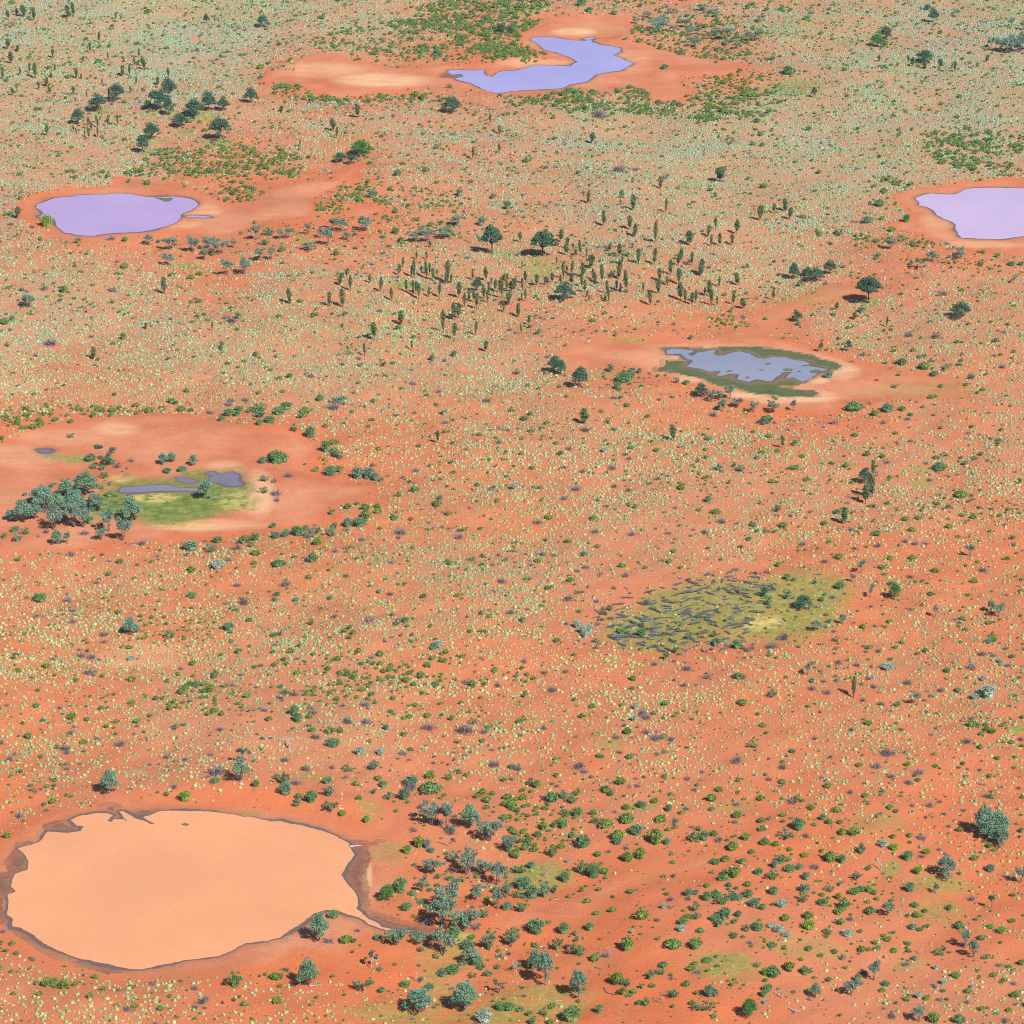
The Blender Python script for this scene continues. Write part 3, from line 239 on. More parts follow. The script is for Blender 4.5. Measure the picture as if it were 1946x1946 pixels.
(3,3,'B','510,747,92,88 85,1652,98,102 205,1592,78,82 610,1102,88,92 345,1197,62,78 800,1117,62,78 685,587,78,92 600,577,55,70 500,500,45,58 580,498,36,54 25,640,60,58 105,650,45,60 320,715,38,66 1455,1217,62,75 1400,1580,0,0 1430,1585,45,78 1865,1712,50,72 1620,1825,38,58 1075,1757,34,60 1215,1752,36,56 890,1688,34,56 1685,1225,34,58 1620,1310,42,65 1385,1085,46,52 1150,1135,32,75 1130,1065,42,55 1205,1100,36,45 1565,725,45,52 1460,820,28,40 950,858,28,40 970,592,36,50 1090,580,32,56 945,400,38,50 990,422,32,46 370,392,36,64 555,415,46,78 160,437,32,52 270,310,36,56 305,330,34,36 490,235,44,58 760,315,38,48 892,272,32,42 1680,105,34,50 720,75,34,56 155,190,30,62 10,300,34,45 15,535,34,45 160,50,28,40 1280,70,34,50 1455,530,38,56 1690,270,36,55 1520,1695,42,58 1710,1570,36,52 1785,1600,32,48 1850,965,32,42 1845,1185,36,55 1080,1335,32,50 1085,1390,32,50 930,1315,36,60 835,1340,36,50 740,1400,50,60 790,1390,30,50 980,1395,34,60 350,1425,42,62 80,1425,42,72 540,1420,36,56 440,1460,36,50 605,1465,0,0 730,1265,34,42 1270,1925,0,0 1450,1930,75,85 1270,1935,80,90 210,680,22,55 1170,1230,34,50 1225,1205,34,40 1910,1490,45,50 240,1755,24,40 620,1530,26,40 390,510,24,45 570,1140,60,70 175,1220,60,60 975,1255,22,40 905,1285,30,50 1080,1130,30,40 850,1010,28,50 1900,1530,0,0'),
(3,3,'Y','795,957,55,66 350,1282,72,98 1770,1272,52,78 1150,832,60,68 975,672,50,72 1215,692,42,66 570,1020,55,50 1075,75,40,45 450,1005,30,50'),
(3,3,'V','700,570,0,0 70,1275,36,60 190,1340,36,70 640,1305,30,90 150,1115,25,90 1340,1630,45,50 1550,1650,32,36 1285,1510,36,45 1290,1660,32,36 1160,1740,60,50 30,1850,34,45 900,650,30,80 130,1310,30,80'),
(3,3,'W','1235,360,55,75 1490,375,34,50 1345,410,34,45 1108,375,40,40 655,280,40,50 1080,210,42,75 850,95,26,90 1160,140,30,85 1310,320,30,50 1660,265,42,75 235,340,22,100 160,95,50,80 1180,600,45,90 1210,440,30,36 1655,1600,0,0 1855,1620,34,60 730,1200,0,0 1790,1320,0,0 655,1180,50,60 395,800,45,80 725,1640,40,70 1480,1345,45,60 330,590,46,60 600,135,0,0 1545,1000,50,70 900,820,22,36 1800,1920,50,80 920,10,50,90 565,1560,0,0 760,1560,45,70'),
]
# ------------------------------------------------------------------ helpers
def new_mesh(name, V, F, mat, smooth=False, attrs=None):
    me = bpy.data.meshes.new(name)
    V = np.asarray(V, np.float32); F = np.asarray(F, np.int32)
    n, k = F.shape
    me.vertices.add(len(V)); me.vertices.foreach_set('co', V.ravel())
    me.loops.add(n * k); me.loops.foreach_set('vertex_index', F.ravel())
    me.polygons.add(n); me.polygons.foreach_set('loop_start', np.arange(0, n * k, k, dtype=np.int32))
    me.polygons.foreach_set('use_smooth', np.full(n, smooth))
    for an, av in (attrs or {}).items():
        a = me.attributes.new(an, 'FLOAT', 'POINT'); a.data.foreach_set('value', np.asarray(av, np.float32).ravel())
    me.materials.append(mat); me.update(calc_edges=True); me.validate()
    return me
def link(name, me, parent=None):
    o = bpy.data.objects.new(name, me); COL.objects.link(o); o.parent = parent
    return o
class Geo:                                    # quads only (a triangle repeats its last corner through a tiny quad)
    def __init__(s): s.V = []; s.F = []; s.n = 0
    def add(s, V, F): s.V.append(np.asarray(V, float)); s.F.append(np.asarray(F, int) + s.n); s.n += len(V)
    def tube(s, P, R, k=5):
        P = np.asarray(P, float); V = []
        for i in range(len(P)):
            d = P[min(i + 1, len(P) - 1)] - P[max(i - 1, 0)]; d = d / (np.linalg.norm(d) + 1e-9)
            a = np.cross(d, (0.3, 0.9, 0.1) if abs(d[2]) > .7 else (0, 0, 1.)); a /= np.linalg.norm(a); b = np.cross(d, a)
            for j in range(k):
                t = 2 * math.pi * j / k; V.append(P[i] + R[i] * (math.cos(t) * a + math.sin(t) * b))
        F = [[i * k + j, i * k + (j + 1) % k, (i + 1) * k + (j + 1) % k, (i + 1) * k + j] for i in range(len(P) - 1) for j in range(k)]
        s.add(V, F)
    def leaves(s, C, size, rg, up=0.3, long=1.0):     # C: leaf centres; random facing leaf quads
        n = len(C); A = rg.normal(size=(n, 3)); A[:, 2] *= (1 - up) if long == 1 else 2.5; A /= np.linalg.norm(A, axis=1)[:, None]
        B = np.cross(A, rg.normal(size=(n, 3))); B /= np.linalg.norm(B, axis=1)[:, None] + 1e-9
        sz = size * rg.uniform(.6, 1.3, (n, 1)); A = A * sz * long; B = B * sz * .6
        V = np.stack([C - A, C + B, C + A, C - B], 1).reshape(-1, 3)
        s.add(V, np.arange(n * 4).reshape(-1, 4))
    def mesh(s, name, mat, smooth=False): return new_mesh(name, np.concatenate(s.V), np.concatenate(s.F), mat, smooth)

def mat_new(name):
    m = bpy.data.materials.new(name); m.use_nodes = True; t = m.node_tree
    return m, t, t.nodes['Principled BSDF']
def N(t, typ, **kw):
    n = t.nodes.new(typ)
    for k, v in kw.items():
        if k.startswith('i_'): n.inputs[int(k[2:])].default_value = v
        else: setattr(n, k, v)
    return n
def ramp(t, fac, stops):
    r = t.nodes.new('ShaderNodeValToRGB'); t.links.new(fac, r.inputs[0]); e = r.color_ramp.elements
    while len(e) < len(stops): e.new(0.5)
    for el, (p, c) in zip(e, stops): el.position = p; el.color = (*c, 1)
    return r.outputs[0]
def mix(t, fac, a, b, mode='MIX'):
    m = t.nodes.new('ShaderNodeMix'); m.data_type = 'RGBA'; m.blend_type = mode
    for s, v in ((0, fac), (6, a), (7, b)):
        if isinstance(v, (int, float)): m.inputs[s].default_value = v
        elif isinstance(v, tuple): m.inputs[s].default_value = (*v, 1)
        else: t.links.new(v, m.inputs[s])
    return m.outputs[2]
def math_(t, op, a, b=0.0, c=None, clamp=False):
    m = t.nodes.new('ShaderNodeMath'); m.operation = op; m.use_clamp = clamp
    for i, v in enumerate((a, b) + ((c,) if c is not None else ())):
        if isinstance(v, (int, float)): m.inputs[i].default_value = v
        else: t.links.new(v, m.inputs[i])
    return m.outputs[0]
def sstep(t, v, lo, hi, out0=0.0, out1=1.0):
    m = t.nodes.new('ShaderNodeMapRange'); m.interpolation_type = 'SMOOTHSTEP'
    t.links.new(v, m.inputs[0]); m.inputs[1].default_value = lo; m.inputs[2].default_value = hi
    m.inputs[3].default_value = out0; m.inputs[4].default_value = out1
    return m.outputs[0]
def noise(t, vec, scale, detail=3, rough=.55):
    n = t.nodes.new('ShaderNodeTexNoise'); n.inputs['Scale'].default_value = scale; n.inputs['Detail'].default_value = detail
    n.inputs['Roughness'].default_value = rough; t.links.new(vec, n.inputs['Vector'])
    return n.outputs[0]
def foliage(name, cols, rough=.7, trans=.25, patch=0.03):
    # colours vary from plant to plant, from district to district and within one crown
    m, t, p = mat_new(name)
    oi = N(t, 'ShaderNodeObjectInfo'); geo = N(t, 'ShaderNodeNewGeometry')
    nz = noise(t, oi.outputs['Location'], patch, 2)
    f = math_(t, 'ADD', math_(t, 'MULTIPLY', oi.outputs['Random'], .55), math_(t, 'MULTIPLY', math_(t, 'SUBTRACT', nz, .25), .9), clamp=True)
    c = ramp(t, f, [(i / (len(cols) - 1), q) for i, q in enumerate(cols)])
    n2 = noise(t, geo.outputs['Position'], 1.1, 2)
    v = N(t, 'ShaderNodeHueSaturation'); t.links.new(c, v.inputs['Color'])
    t.links.new(sstep(t, n2, .3, .7, .75, 1.3), v.inputs['Value'])
    t.links.new(v.outputs[0], p.inputs['Base Color']); p.inputs['Roughness'].default_value = rough; p.inputs['Specular IOR Level'].default_value = .25
    if trans:
        tr = N(t, 'ShaderNodeBsdfTranslucent'); t.links.new(v.outputs[0], tr.inputs[0]); ms = N(t, 'ShaderNodeMixShader'); ms.inputs[0].default_value = trans
        t.links.new(p.outputs[0], ms.inputs[1]); t.links.new(tr.outputs[0], ms.inputs[2]); t.links.new(ms.outputs[0], t.nodes['Material Output'].inputs[0])
    return m
M_GUM = foliage('gum_leaves', [(.060, .135, .075), (.085, .17, .10), (.075, .16, .06)])
M_TEAL = foliage('teal_gum_leaves', [(.13, .26, .18), (.18, .33, .22), (.14, .28, .14)])
M_OAK = foliage('oak_needles', [(.10, .165, .065), (.14, .20, .07), (.10, .18, .09)])
M_MULGA = foliage('mulga_leaves', [(.15, .25, .19), (.21, .31, .23), (.18, .28, .15)])
M_SHRUB = foliage('shrub_leaves', [(.09, .185, .08), (.13, .24, .085), (.17, .27, .05), (.18, .24, .04), (.24, .33, .09)], patch=.02)
M_YELLOW = foliage('bright_shrub_leaves', [(.17, .30, .035), (.25, .36, .05)])
M_BRIGHT = foliage('fresh_green_leaves', [(.07, .22, .04), (.09, .25, .05)])
M_GREY = foliage('grey_bush_leaves', [(.10, .19, .10), (.17, .26, .17), (.12, .23, .08), (.17, .28, .09), (.14, .22, .15)])
M_SILVER = foliage('silver_bush_leaves', [(.28, .38, .30), (.34, .42, .33)])
M_SPIN = foliage('spinifex_blades', [(.20, .31, .17), (.27, .38, .18), (.36, .43, .19), (.48, .50, .28)], trans=.12, patch=.012)
_t = M_SPIN.node_tree; _h = [n for n in _t.nodes if n.type == 'HUE_SAT'][0]; _src = _h.inputs['Color'].links[0].from_socket   # far tufts turn mint: distance haze put into the blade colour
_oi = [n for n in _t.nodes if n.type == 'OBJECT_INFO'][0]; _s = N(_t, 'ShaderNodeSeparateXYZ'); _t.links.new(_oi.outputs['Location'], _s.inputs[0])
_f = math_(_t, 'MULTIPLY', sstep(_t, _s.outputs[1], 620, 1150), sstep(_t, noise(_t, _oi.outputs['Location'], .02, 3), .35, .6, .35, 1.0))
_t.links.new(mix(_t, math_(_t, 'MULTIPLY', _f, .85), _src, (.25, .40, .29)), _h.inputs['Color'])
M_TWIG = foliage('dead_twigs', [(.11, .10, .12), (.17, .15, .16), (.14, .12, .10)], trans=0)
def bark(name, a, b):
    m, t, p = mat_new(name); tc = N(t, 'ShaderNodeTexCoord')
    t.links.new(ramp(t, noise(t, tc.outputs['Object'], 9, 4), [(.3, a), (.7, b)]), p.inputs['Base Color']); p.inputs['Roughness'].default_value = .85
    return m
M_BARK = bark('grey_bark', (.10, .085, .08), (.24, .21, .19)); M_DARKBARK = bark('dark_bark', (.05, .04, .035), (.12, .09, .07)); M_DEAD = bark('weathered_wood', (.25, .22, .23), (.50, .46, .46)); M_LOG = bark('charred_grey_wood', (.045, .055, .065), (.12, .135, .15))

# ------------------------------------------------------------------ raster of the land: outlines as distances in metres
def fractal(poly, rg, amp, depth=3):
    P = [np.array(ground(*q)) for q in poly]
    for _ in range(depth):
        Q = []
        for i in range(len(P)):
            a, b = P[i], P[(i + 1) % len(P)]; L = np.linalg.norm(b - a); Q.append(a)
            if L > 1.0: Q.append((a + b) / 2 + rg.normal(size=2) * amp * min(L, 12) * np.array([.6, 1.0]))
        P = Q
    return np.array(P)
def sdist(X, Y, P, clip=30.0):                # signed distance, negative inside
    out = np.full(X.shape, clip); inside = np.zeros(X.shape, bool)
    sel = (X > P[:, 0].min() - clip) & (X < P[:, 0].max() + clip) & (Y > P[:, 1].min() - clip) & (Y < P[:, 1].max() + clip)
    x, y = X[sel], Y[sel]; d2 = np.full(x.shape, clip * clip); ins = np.zeros(x.shape, bool)
    for i in range(len(P)):
        ax, ay = P[i]; bx, by = P[(i + 1) % len(P)]; ex, ey = bx - ax, by - ay
        u = np.clip(((x - ax) * ex + (y - ay) * ey) / (ex * ex + ey * ey + 1e-12), 0, 1)
        d2 = np.minimum(d2, (x - ax - u * ex) ** 2 + (y - ay - u * ey) ** 2)
        c = (ay > y) != (by > y)
        ins ^= c & (x < ex * (y - ay) / (ey if abs(ey) > 1e-12 else 1e-12) + ax)
    out[sel] = np.where(ins, -1, 1) * np.sqrt(d2)
    return out
prg = np.random.default_rng(3)
GP = {k: fractal(v, prg, .045, 3) for k, v in POOLS.items()}
for k, f in (('puddle', .72), ('swamp_pond_b', .85), ('swamp_pond_c', .8)): GP[k] = GP[k].mean(0) + (GP[k] - GP[k].mean(0)) * f
GI = [fractal(v, prg, .05, 2) for v in ISLETS_AND_DARK_WATER]; GPAN = [fractal(v, prg, .06, 2) for v in PANS]; GWET = [fractal(v, prg, .05, 2) for v in WET]
GR = fractal(REEDS, prg, .05, 3); GS = fractal(SWAMP, prg, .05, 2)
cols = np.concatenate([[-4000, -2200, -1400, -800], np.arange(-300, 2247, 3.4), [2750, 3350, 4200, 6000]])
rows = np.concatenate([[-1330, -1150, -900, -650, -450], np.arange(-300, 2247, 3.4), [2600, 3200, 4200, 6000]])
PX, PY = np.meshgrid(cols, rows); GX, GY = ground(PX, PY)
WD = np.full(GX.shape, 30.0); PD = np.full(GX.shape, 30.0); WT = np.full(GX.shape, 30.0)
for P in GP.values(): WD = np.minimum(WD, sdist(GX, GY, P))
for P in GPAN: PD = np.minimum(PD, sdist(GX, GY, P, 20))
for P in GWET: WT = np.minimum(WT, sdist(GX, GY, P, 10))
RD = sdist(GX, GY, GR, 20); SD = sdist(GX, GY, GS, 20)
def ell(L, X, Y):
    o = np.zeros(X.shape)
    for cx, cy, rx, ry, a in L: o = np.maximum(o, a * np.clip(1.35 - ((X - cx) / rx) ** 2 - ((Y - cy) / ry) ** 2, 0, 1))
    return o
GRS = ell(GRASS, PX, PY); PAL = ell(PALE, PX, PY); YEL = ell(YELLOW, PX, PY)
def wave(X, Y):
    h = np.zeros(np.shape(X)); q = random.Random(9)
    for L in (95, 60, 41, 27, 17, 11, 7.5):
        for _ in range(3):
            a = q.uniform(0, 6.28); h = h + L * .0042 * np.sin((X * math.cos(a) + Y * math.sin(a)) * 6.283 / L + q.uniform(0, 6.28))
    return h
sm = lambda v, a, b: (lambda u: u * u * (3 - 2 * u))(np.clip((v - a) / (b - a), 0, 1))
CALM = sm(np.minimum(np.minimum(WD, RD), SD + 4), 1.5, 12) * (.25 + .75 * sm(PD, -6, 6))
Z = wave(GX, GY) * CALM + 0.25 * sm(np.minimum(WD, RD), 0.6, 9) - .3 * sm(-WD, 0.2, 3)
def samp(A, x, y):
    p, q = pix(x, y); i = np.interp(q, rows, np.arange(len(rows))); j = np.interp(p, cols, np.arange(len(cols)))
    i0 = np.clip(i.astype(int) if hasattr(i, 'astype') else int(i), 0, len(rows) - 2); j0 = np.clip(j.astype(int) if hasattr(j, 'astype') else int(j), 0, len(cols) - 2)
    a, b = i - i0, j - j0
    return A[i0, j0] * (1 - a) * (1 - b) + A[i0 + 1, j0] * a * (1 - b) + A[i0, j0 + 1] * (1 - a) * b + A[i0 + 1, j0 + 1] * a * b

# ------------------------------------------------------------------ ground
m, t, p = mat_new('red_sand')
geo = N(t, 'ShaderNodeNewGeometry'); pos = geo.outputs['Position']
at = lambda n: N(t, 'ShaderNodeAttribute', attribute_name=n).outputs['Fac']
n_big = noise(t, pos, .011, 4); n_mid = noise(t, pos, .09, 5, .6); n_fine = noise(t, pos, 1.4, 4, .7); n_grain = noise(t, pos, 6, 3, .8)
base = ramp(t, math_(t, 'ADD', math_(t, 'MULTIPLY', n_mid, .6), math_(t, 'MULTIPLY', n_fine, .4)), [(.33, (.425, .106, .037)), (.5, (.485, .127, .045)), (.66, (.505, .150, .058))])
yco = N(t, 'ShaderNodeSeparateXYZ'); t.links.new(pos, yco.inputs[0])
base = mix(t, sstep(t, n_big, .42, .66, 0, .55), base, (.45, .180, .095))
base = mix(t, math_(t, 'MULTIPLY', sstep(t, n_fine, .56, .72), .40), base, (.31, .10, .045))
base = mix(t, math_(t, 'MULTIPLY', sstep(t, noise(t, pos, 2.3, 4, .8), .58, .74), .40), base, (.58, .24, .13))
litter = math_(t, 'MULTIPLY', sstep(t, n_grain, .60, .74), .55)
base = mix(t, litter, base, (.28, .16, .09))
thin = at('cover'); farm = sstep(t, yco.outputs[1], 650, 1150, .35, 1.15); thin = math_(t, 'MULTIPLY', thin, farm); thinc = math_(t, 'MULTIPLY', thin, math_(t, 'MULTIPLY', sstep(t, noise(t, pos, 2.2, 3, .7), .42, .60), .75))
base = mix(t, thinc, base, (.24, .34, .22))
edge = math_(t, 'ADD', at('pan_dist'), math_(t, 'MULTIPLY', math_(t, 'SUBTRACT', n_mid, .5), 7.0))
panm = sstep(t, edge, 1.5, -3.5)
pcol = ramp(t, noise(t, pos, .05, 5, .6), [(.35, (.41, .125, .055)), (.5, (.48, .165, .078)), (.65, (.51, .21, .11))])
pcol = mix(t, sstep(t, noise(t, pos, .35, 5, .65), .5, .75, 0, .3), pcol, (.37, .11, .06))
pcol = mix(t, sstep(t, noise(t, pos, 3.2, 4, .75), .56, .72, 0, .4), pcol, (.30, .11, .06))
pcol = mix(t, sstep(t, noise(t, pos, 1.1, 4, .7), .58, .72, 0, .35), pcol, (.62, .30, .18))
base = mix(t, panm, base, pcol)
base = mix(t, sstep(t, noise(t, pos, .03, 5, .65), .50, .68, 0, .35), base, (.30, .15, .07))
st = N(t, 'ShaderNodeVectorMath', operation='MULTIPLY'); t.links.new(pos, st.inputs[0]); st.inputs[1].default_value = (.06, .28, 1)
strk = noise(t, st.outputs[0], 1.0, 5, .65)
pal = math_(t, 'MULTIPLY', at('pale'), sstep(t, strk, .3, .6, .45, 1.0))
base = mix(t, math_(t, 'MINIMUM', pal, .95), base, (.60, .36, .20))
g = math_(t, 'MULTIPLY', math_(t, 'MULTIPLY', at('grass'), 1.35), sstep(t, noise(t, pos, .5, 5, .7), .30, .56))
gcol = ramp(t, noise(t, pos, .9, 4, .7), [(.35, (.12, .175, .04)), (.55, (.21, .25, .055)), (.75, (.36, .31, .09))])
base = mix(t, math_(t, 'MINIMUM', g, .8), base, gcol)
ed = math_(t, 'ADD', at('swamp_dist'), math_(t, 'MULTIPLY', math_(t, 'SUBTRACT', n_mid, .5), 12.0))
scol = ramp(t, noise(t, pos, .35, 5, .7), [(.33, (.08, .12, .025)), (.5, (.14, .175, .035)), (.7, (.25, .25, .06))])
base = mix(t, sstep(t, ed, 2.5, -2.5), base, scol)
rd = math_(t, 'ADD', at('reed_dist'), math_(t, 'MULTIPLY', math_(t, 'SUBTRACT', n_mid, .5), 3.0))
rcol = ramp(t, noise(t, pos, .22, 5, .7), [(.35, (.055, .075, .035)), (.5, (.085, .115, .035)), (.56, (.075, .09, .05)), (.7, (.15, .125, .09))])
base = mix(t, math_(t, 'MULTIPLY', math_(t, 'MULTIPLY', sstep(t, rd, 3.0, 0), sstep(t, rd, -1, 1)), .35), base, (.50, .33, .19))
base = mix(t, sstep(t, rd, .4, -.6), base, rcol)
yel = math_(t, 'MULTIPLY', at('yellow'), sstep(t, noise(t, pos, .4, 5, .7), .38, .58))
base = mix(t, math_(t, 'MINIMUM', yel, .85), base, (.50, .40, .13))
wt = math_(t, 'ADD', at('wet_dist'), math_(t, 'MULTIPLY', math_(t, 'SUBTRACT', n_mid, .5), 3.0))
wcol = ramp(t, noise(t, pos, .6, 5, .7), [(.35, (.10, .055, .048)), (.55, (.17, .065, .042)), (.7, (.17, .115, .045))])
wetm = math_(t, 'MULTIPLY', sstep(t, wt, .6, -.6), .85)
base = mix(t, wetm, base, wcol)
wd = at('water_dist')
rimw = math_(t, 'SUBTRACT', wd, math_(t, 'MULTIPLY', sstep(t, noise(t, pos, .07, 4, .6), .4, .7), 1.0))
rim1 = sstep(t, math_(t, 'ADD', rimw, math_(t, 'MULTIPLY', math_(t, 'SUBTRACT', noise(t, pos, .5, 4, .7), .5), 3.0)), 2.6, .2); rim2 = sstep(t, rimw, .6, .1)
base = mix(t, math_(t, 'MULTIPLY', rim1, .55), base, (.25, .125, .07))
base = mix(t, math_(t, 'MULTIPLY', rim2, .85), base, (.105, .085, .085))
t.links.new(base, p.inputs['Base Color'])
damp = math_(t, 'MAXIMUM', rim2, wetm)
rr = N(t, 'ShaderNodeMapRange'); t.links.new(damp, rr.inputs[0]); rr.inputs[3].default_value = .95; rr.inputs[4].default_value = .5
t.links.new(rr.outputs[0], p.inputs['Roughness']); p.inputs['Specular IOR Level'].default_value = .2
bp = N(t, 'ShaderNodeBump'); bp.inputs['Strength'].default_value = .8; bp.inputs['Distance'].default_value = .22
t.links.new(math_(t, 'ADD', n_fine, math_(t, 'MULTIPLY', n_grain, .4)), bp.inputs['Height']); t.links.new(bp.outputs[0], p.inputs['Normal'])
M_GROUND = m

SG = np.array([[int(c) for c in r] for r in SPG], float)
def spin_density(px, py):
    i = np.clip(py / W0 * 20 - .5, 0, 18.999); j = np.clip(px / W0 * 20 - .5, 0, 18.999)
    i0 = i.astype(int); j0 = j.astype(int); a = i - i0; b = j - j0
    return SG[i0, j0] * (1 - a) * (1 - b) + SG[i0 + 1, j0] * a * (1 - b) + SG[i0, j0 + 1] * (1 - a) * b + SG[i0 + 1, j0 + 1] * a * b
def wob(X, Y, L, seed):
    q = random.Random(seed); h = np.zeros(np.shape(X))
    for k in range(7):
        a = q.uniform(0, 6.28); l = L * q.uniform(.5, 1.6); h = h + np.sin((X * math.cos(a) + Y * math.sin(a)) * 6.283 / l + q.uniform(0, 6.28) + 1.3 * np.sin((X * math.sin(a) - Y * math.cos(a)) * 3.1 / l))
    return h / 7 * 1.9
COVER = np.clip(spin_density(PX, PY) / 9, 0, 1) * sm(PD, 0, 3)
nr, nc = PX.shape; idx = np.arange(nr * nc).reshape(nr, nc)
F = np.stack([idx[1:, :-1], idx[1:, 1:], idx[:-1, 1:], idx[:-1, :-1]], -1).reshape(-1, 4)
gm = new_mesh('ground', np.stack([GX, GY, Z], -1).reshape(-1, 3), F, M_GROUND, True, dict(water_dist=WD, pan_dist=PD, wet_dist=WT, reed_dist=RD, swamp_dist=SD, grass=GRS, pale=PAL, yellow=YEL, cover=COVER))
g_ob = link('ground', gm); g_ob['kind'] = 'structure'

# ------------------------------------------------------------------ water
def water(name, c1, c2, rough=.12, spec=.5):
    m, t, p = mat_new(name); pos = N(t, 'ShaderNodeNewGeometry').outputs['Position']
    wc = mix(t, sstep(t, noise(t, pos, .03, 4), .35, .65), c1, tuple(v * 1.04 for v in c2)); t.links.new(mix(t, sstep(t, noise(t, pos, 1.6, 4, .8), .45, .62, 0, .22), wc, tuple(v * .80 for v in c1)), p.inputs['Base Color'])
    p.inputs['Roughness'].default_value = rough; p.inputs['IOR'].default_value = 1.33; p.inputs['Specular IOR Level'].default_value = spec
    b = N(t, 'ShaderNodeBump'); b.inputs['Strength'].default_value = .5; b.inputs['Distance'].default_value = .05
    t.links.new(noise(t, pos, 2.2, 3), b.inputs['Height']); t.links.new(b.outputs[0], p.inputs['Normal'])
    return m
MW = {'top': water('milky_sky_tinted_violet_water', (.29, .265, .52), (.31, .28, .54)), 'left': water('sky_tinted_lavender_water', (.35, .25, .465), (.37, .265, .485)), 'right': water('pale_sky_tinted_lilac_water', (.43, .33, .51), (.45, .345, .52)),  # violet, lavender and lilac bases carry the sky's reflection as painted colour
      'marsh': water('slate_blue_water', (.20, .215, .30), (.23, .24, .32)), 'orange': water('orange_clay_water', (.56, .255, .125), (.59, .27, .135), .3, .3), 'swamp': water('dull_grey_water', (.14, .15, .18), (.17, .17, .21)), 'purple': water('dull_purple_water', (.13, .115, .17), (.16, .14, .20))}
PM = {'top_pool': 'top', 'puddle_b': 'top', 'left_pool': 'left', 'puddle_c': 'left', 'right_pool': 'right', 'marsh_pool': 'marsh', 'orange_pool': 'orange', 'swamp_pond': 'swamp', 'swamp_pond_b': 'purple', 'swamp_pond_c': 'purple', 'puddle': 'purple'}
def flat(name, P, z, mat, thick=0):
    bm = bmesh.new(); vs = [bm.verts.new((x, y, z)) for x, y in P]; f = bm.faces.new(vs)
    if f.normal.z < 0 or f.calc_area() and (bm.normal_update() or f.normal.z < 0): f.normal_flip()
    if thick:
        r = bmesh.ops.extrude_face_region(bm, geom=[f]); bmesh.ops.translate(bm, verts=[v for v in r['geom'] if isinstance(v, bmesh.types.BMVert)], vec=(0, 0, thick))
    bmesh.ops.triangulate(bm, faces=bm.faces[:]); bmesh.ops.recalc_face_normals(bm, faces=bm.faces[:]) if thick else None
    me = bpy.data.meshes.new(name); bm.to_mesh(me); bm.free(); me.materials.append(mat)
    return link(name, me)
for k, P in GP.items():
    o = flat('water_' + k.rstrip('_abc') if False else {'t': 'pool_water', 'l': 'pool_water', 'r': 'pool_water', 'o': 'pool_water', 'm': 'marsh_water', 's': 'pond_water', 'p': 'puddle_water'}[k[0]], P, .02, MW[PM[k]]); o['kind'] = 'structure'
mi, t, p = mat_new('muddy_reeds_and_dark_water'); pos = N(t, 'ShaderNodeNewGeometry').outputs['Position']
t.links.new(ramp(t, noise(t, pos, .8, 4), [(.35, (.07, .075, .05)), (.65, (.11, .13, .05))]), p.inputs['Base Color']); p.inputs['Roughness'].default_value = .9
for P in GI:
    o = flat('mud_islet_and_dark_water', P, -.1, mi, .16); o['kind'] = 'structure'  # also draws the dark-blue water patch, in the islets' shape and colour
# ------------------------------------------------------------------ the air between the aircraft and the plain
m, t, p = mat_new('thin_air_haze'); t.nodes.remove(p)
pv = t.nodes.new('ShaderNodeVolumePrincipled'); pv.inputs['Color'].default_value = (.38, .68, 1, 1); pv.inputs['Density'].default_value = .00004; pv.inputs['Anisotropy'].default_value = 0
t.links.new(pv.outputs[0], t.nodes['Material Output'].inputs['Volume'])
bm = bmesh.new(); bmesh.ops.create_cube(bm, size=1); me = bpy.data.meshes.new('haze'); bm.to_mesh(me); bm.free(); me.materials.append(m)
hz = link('haze', me); x_ = float(np.abs(GX).max()) + 50; ya_, yb_ = min(float(GY.min()), 0) - 60, float(GY.max()) + 50; zb_ = float(Z.min()) - 1
hz.scale = (2 * x_, yb_ - ya_, 306 - zb_); hz.location = (0, (ya_ + yb_) / 2, (306 + zb_) / 2); hz['kind'] = 'stuff'; hz['label'] = 'thin bluish haze lying over the far plain'; hz['category'] = 'haze'
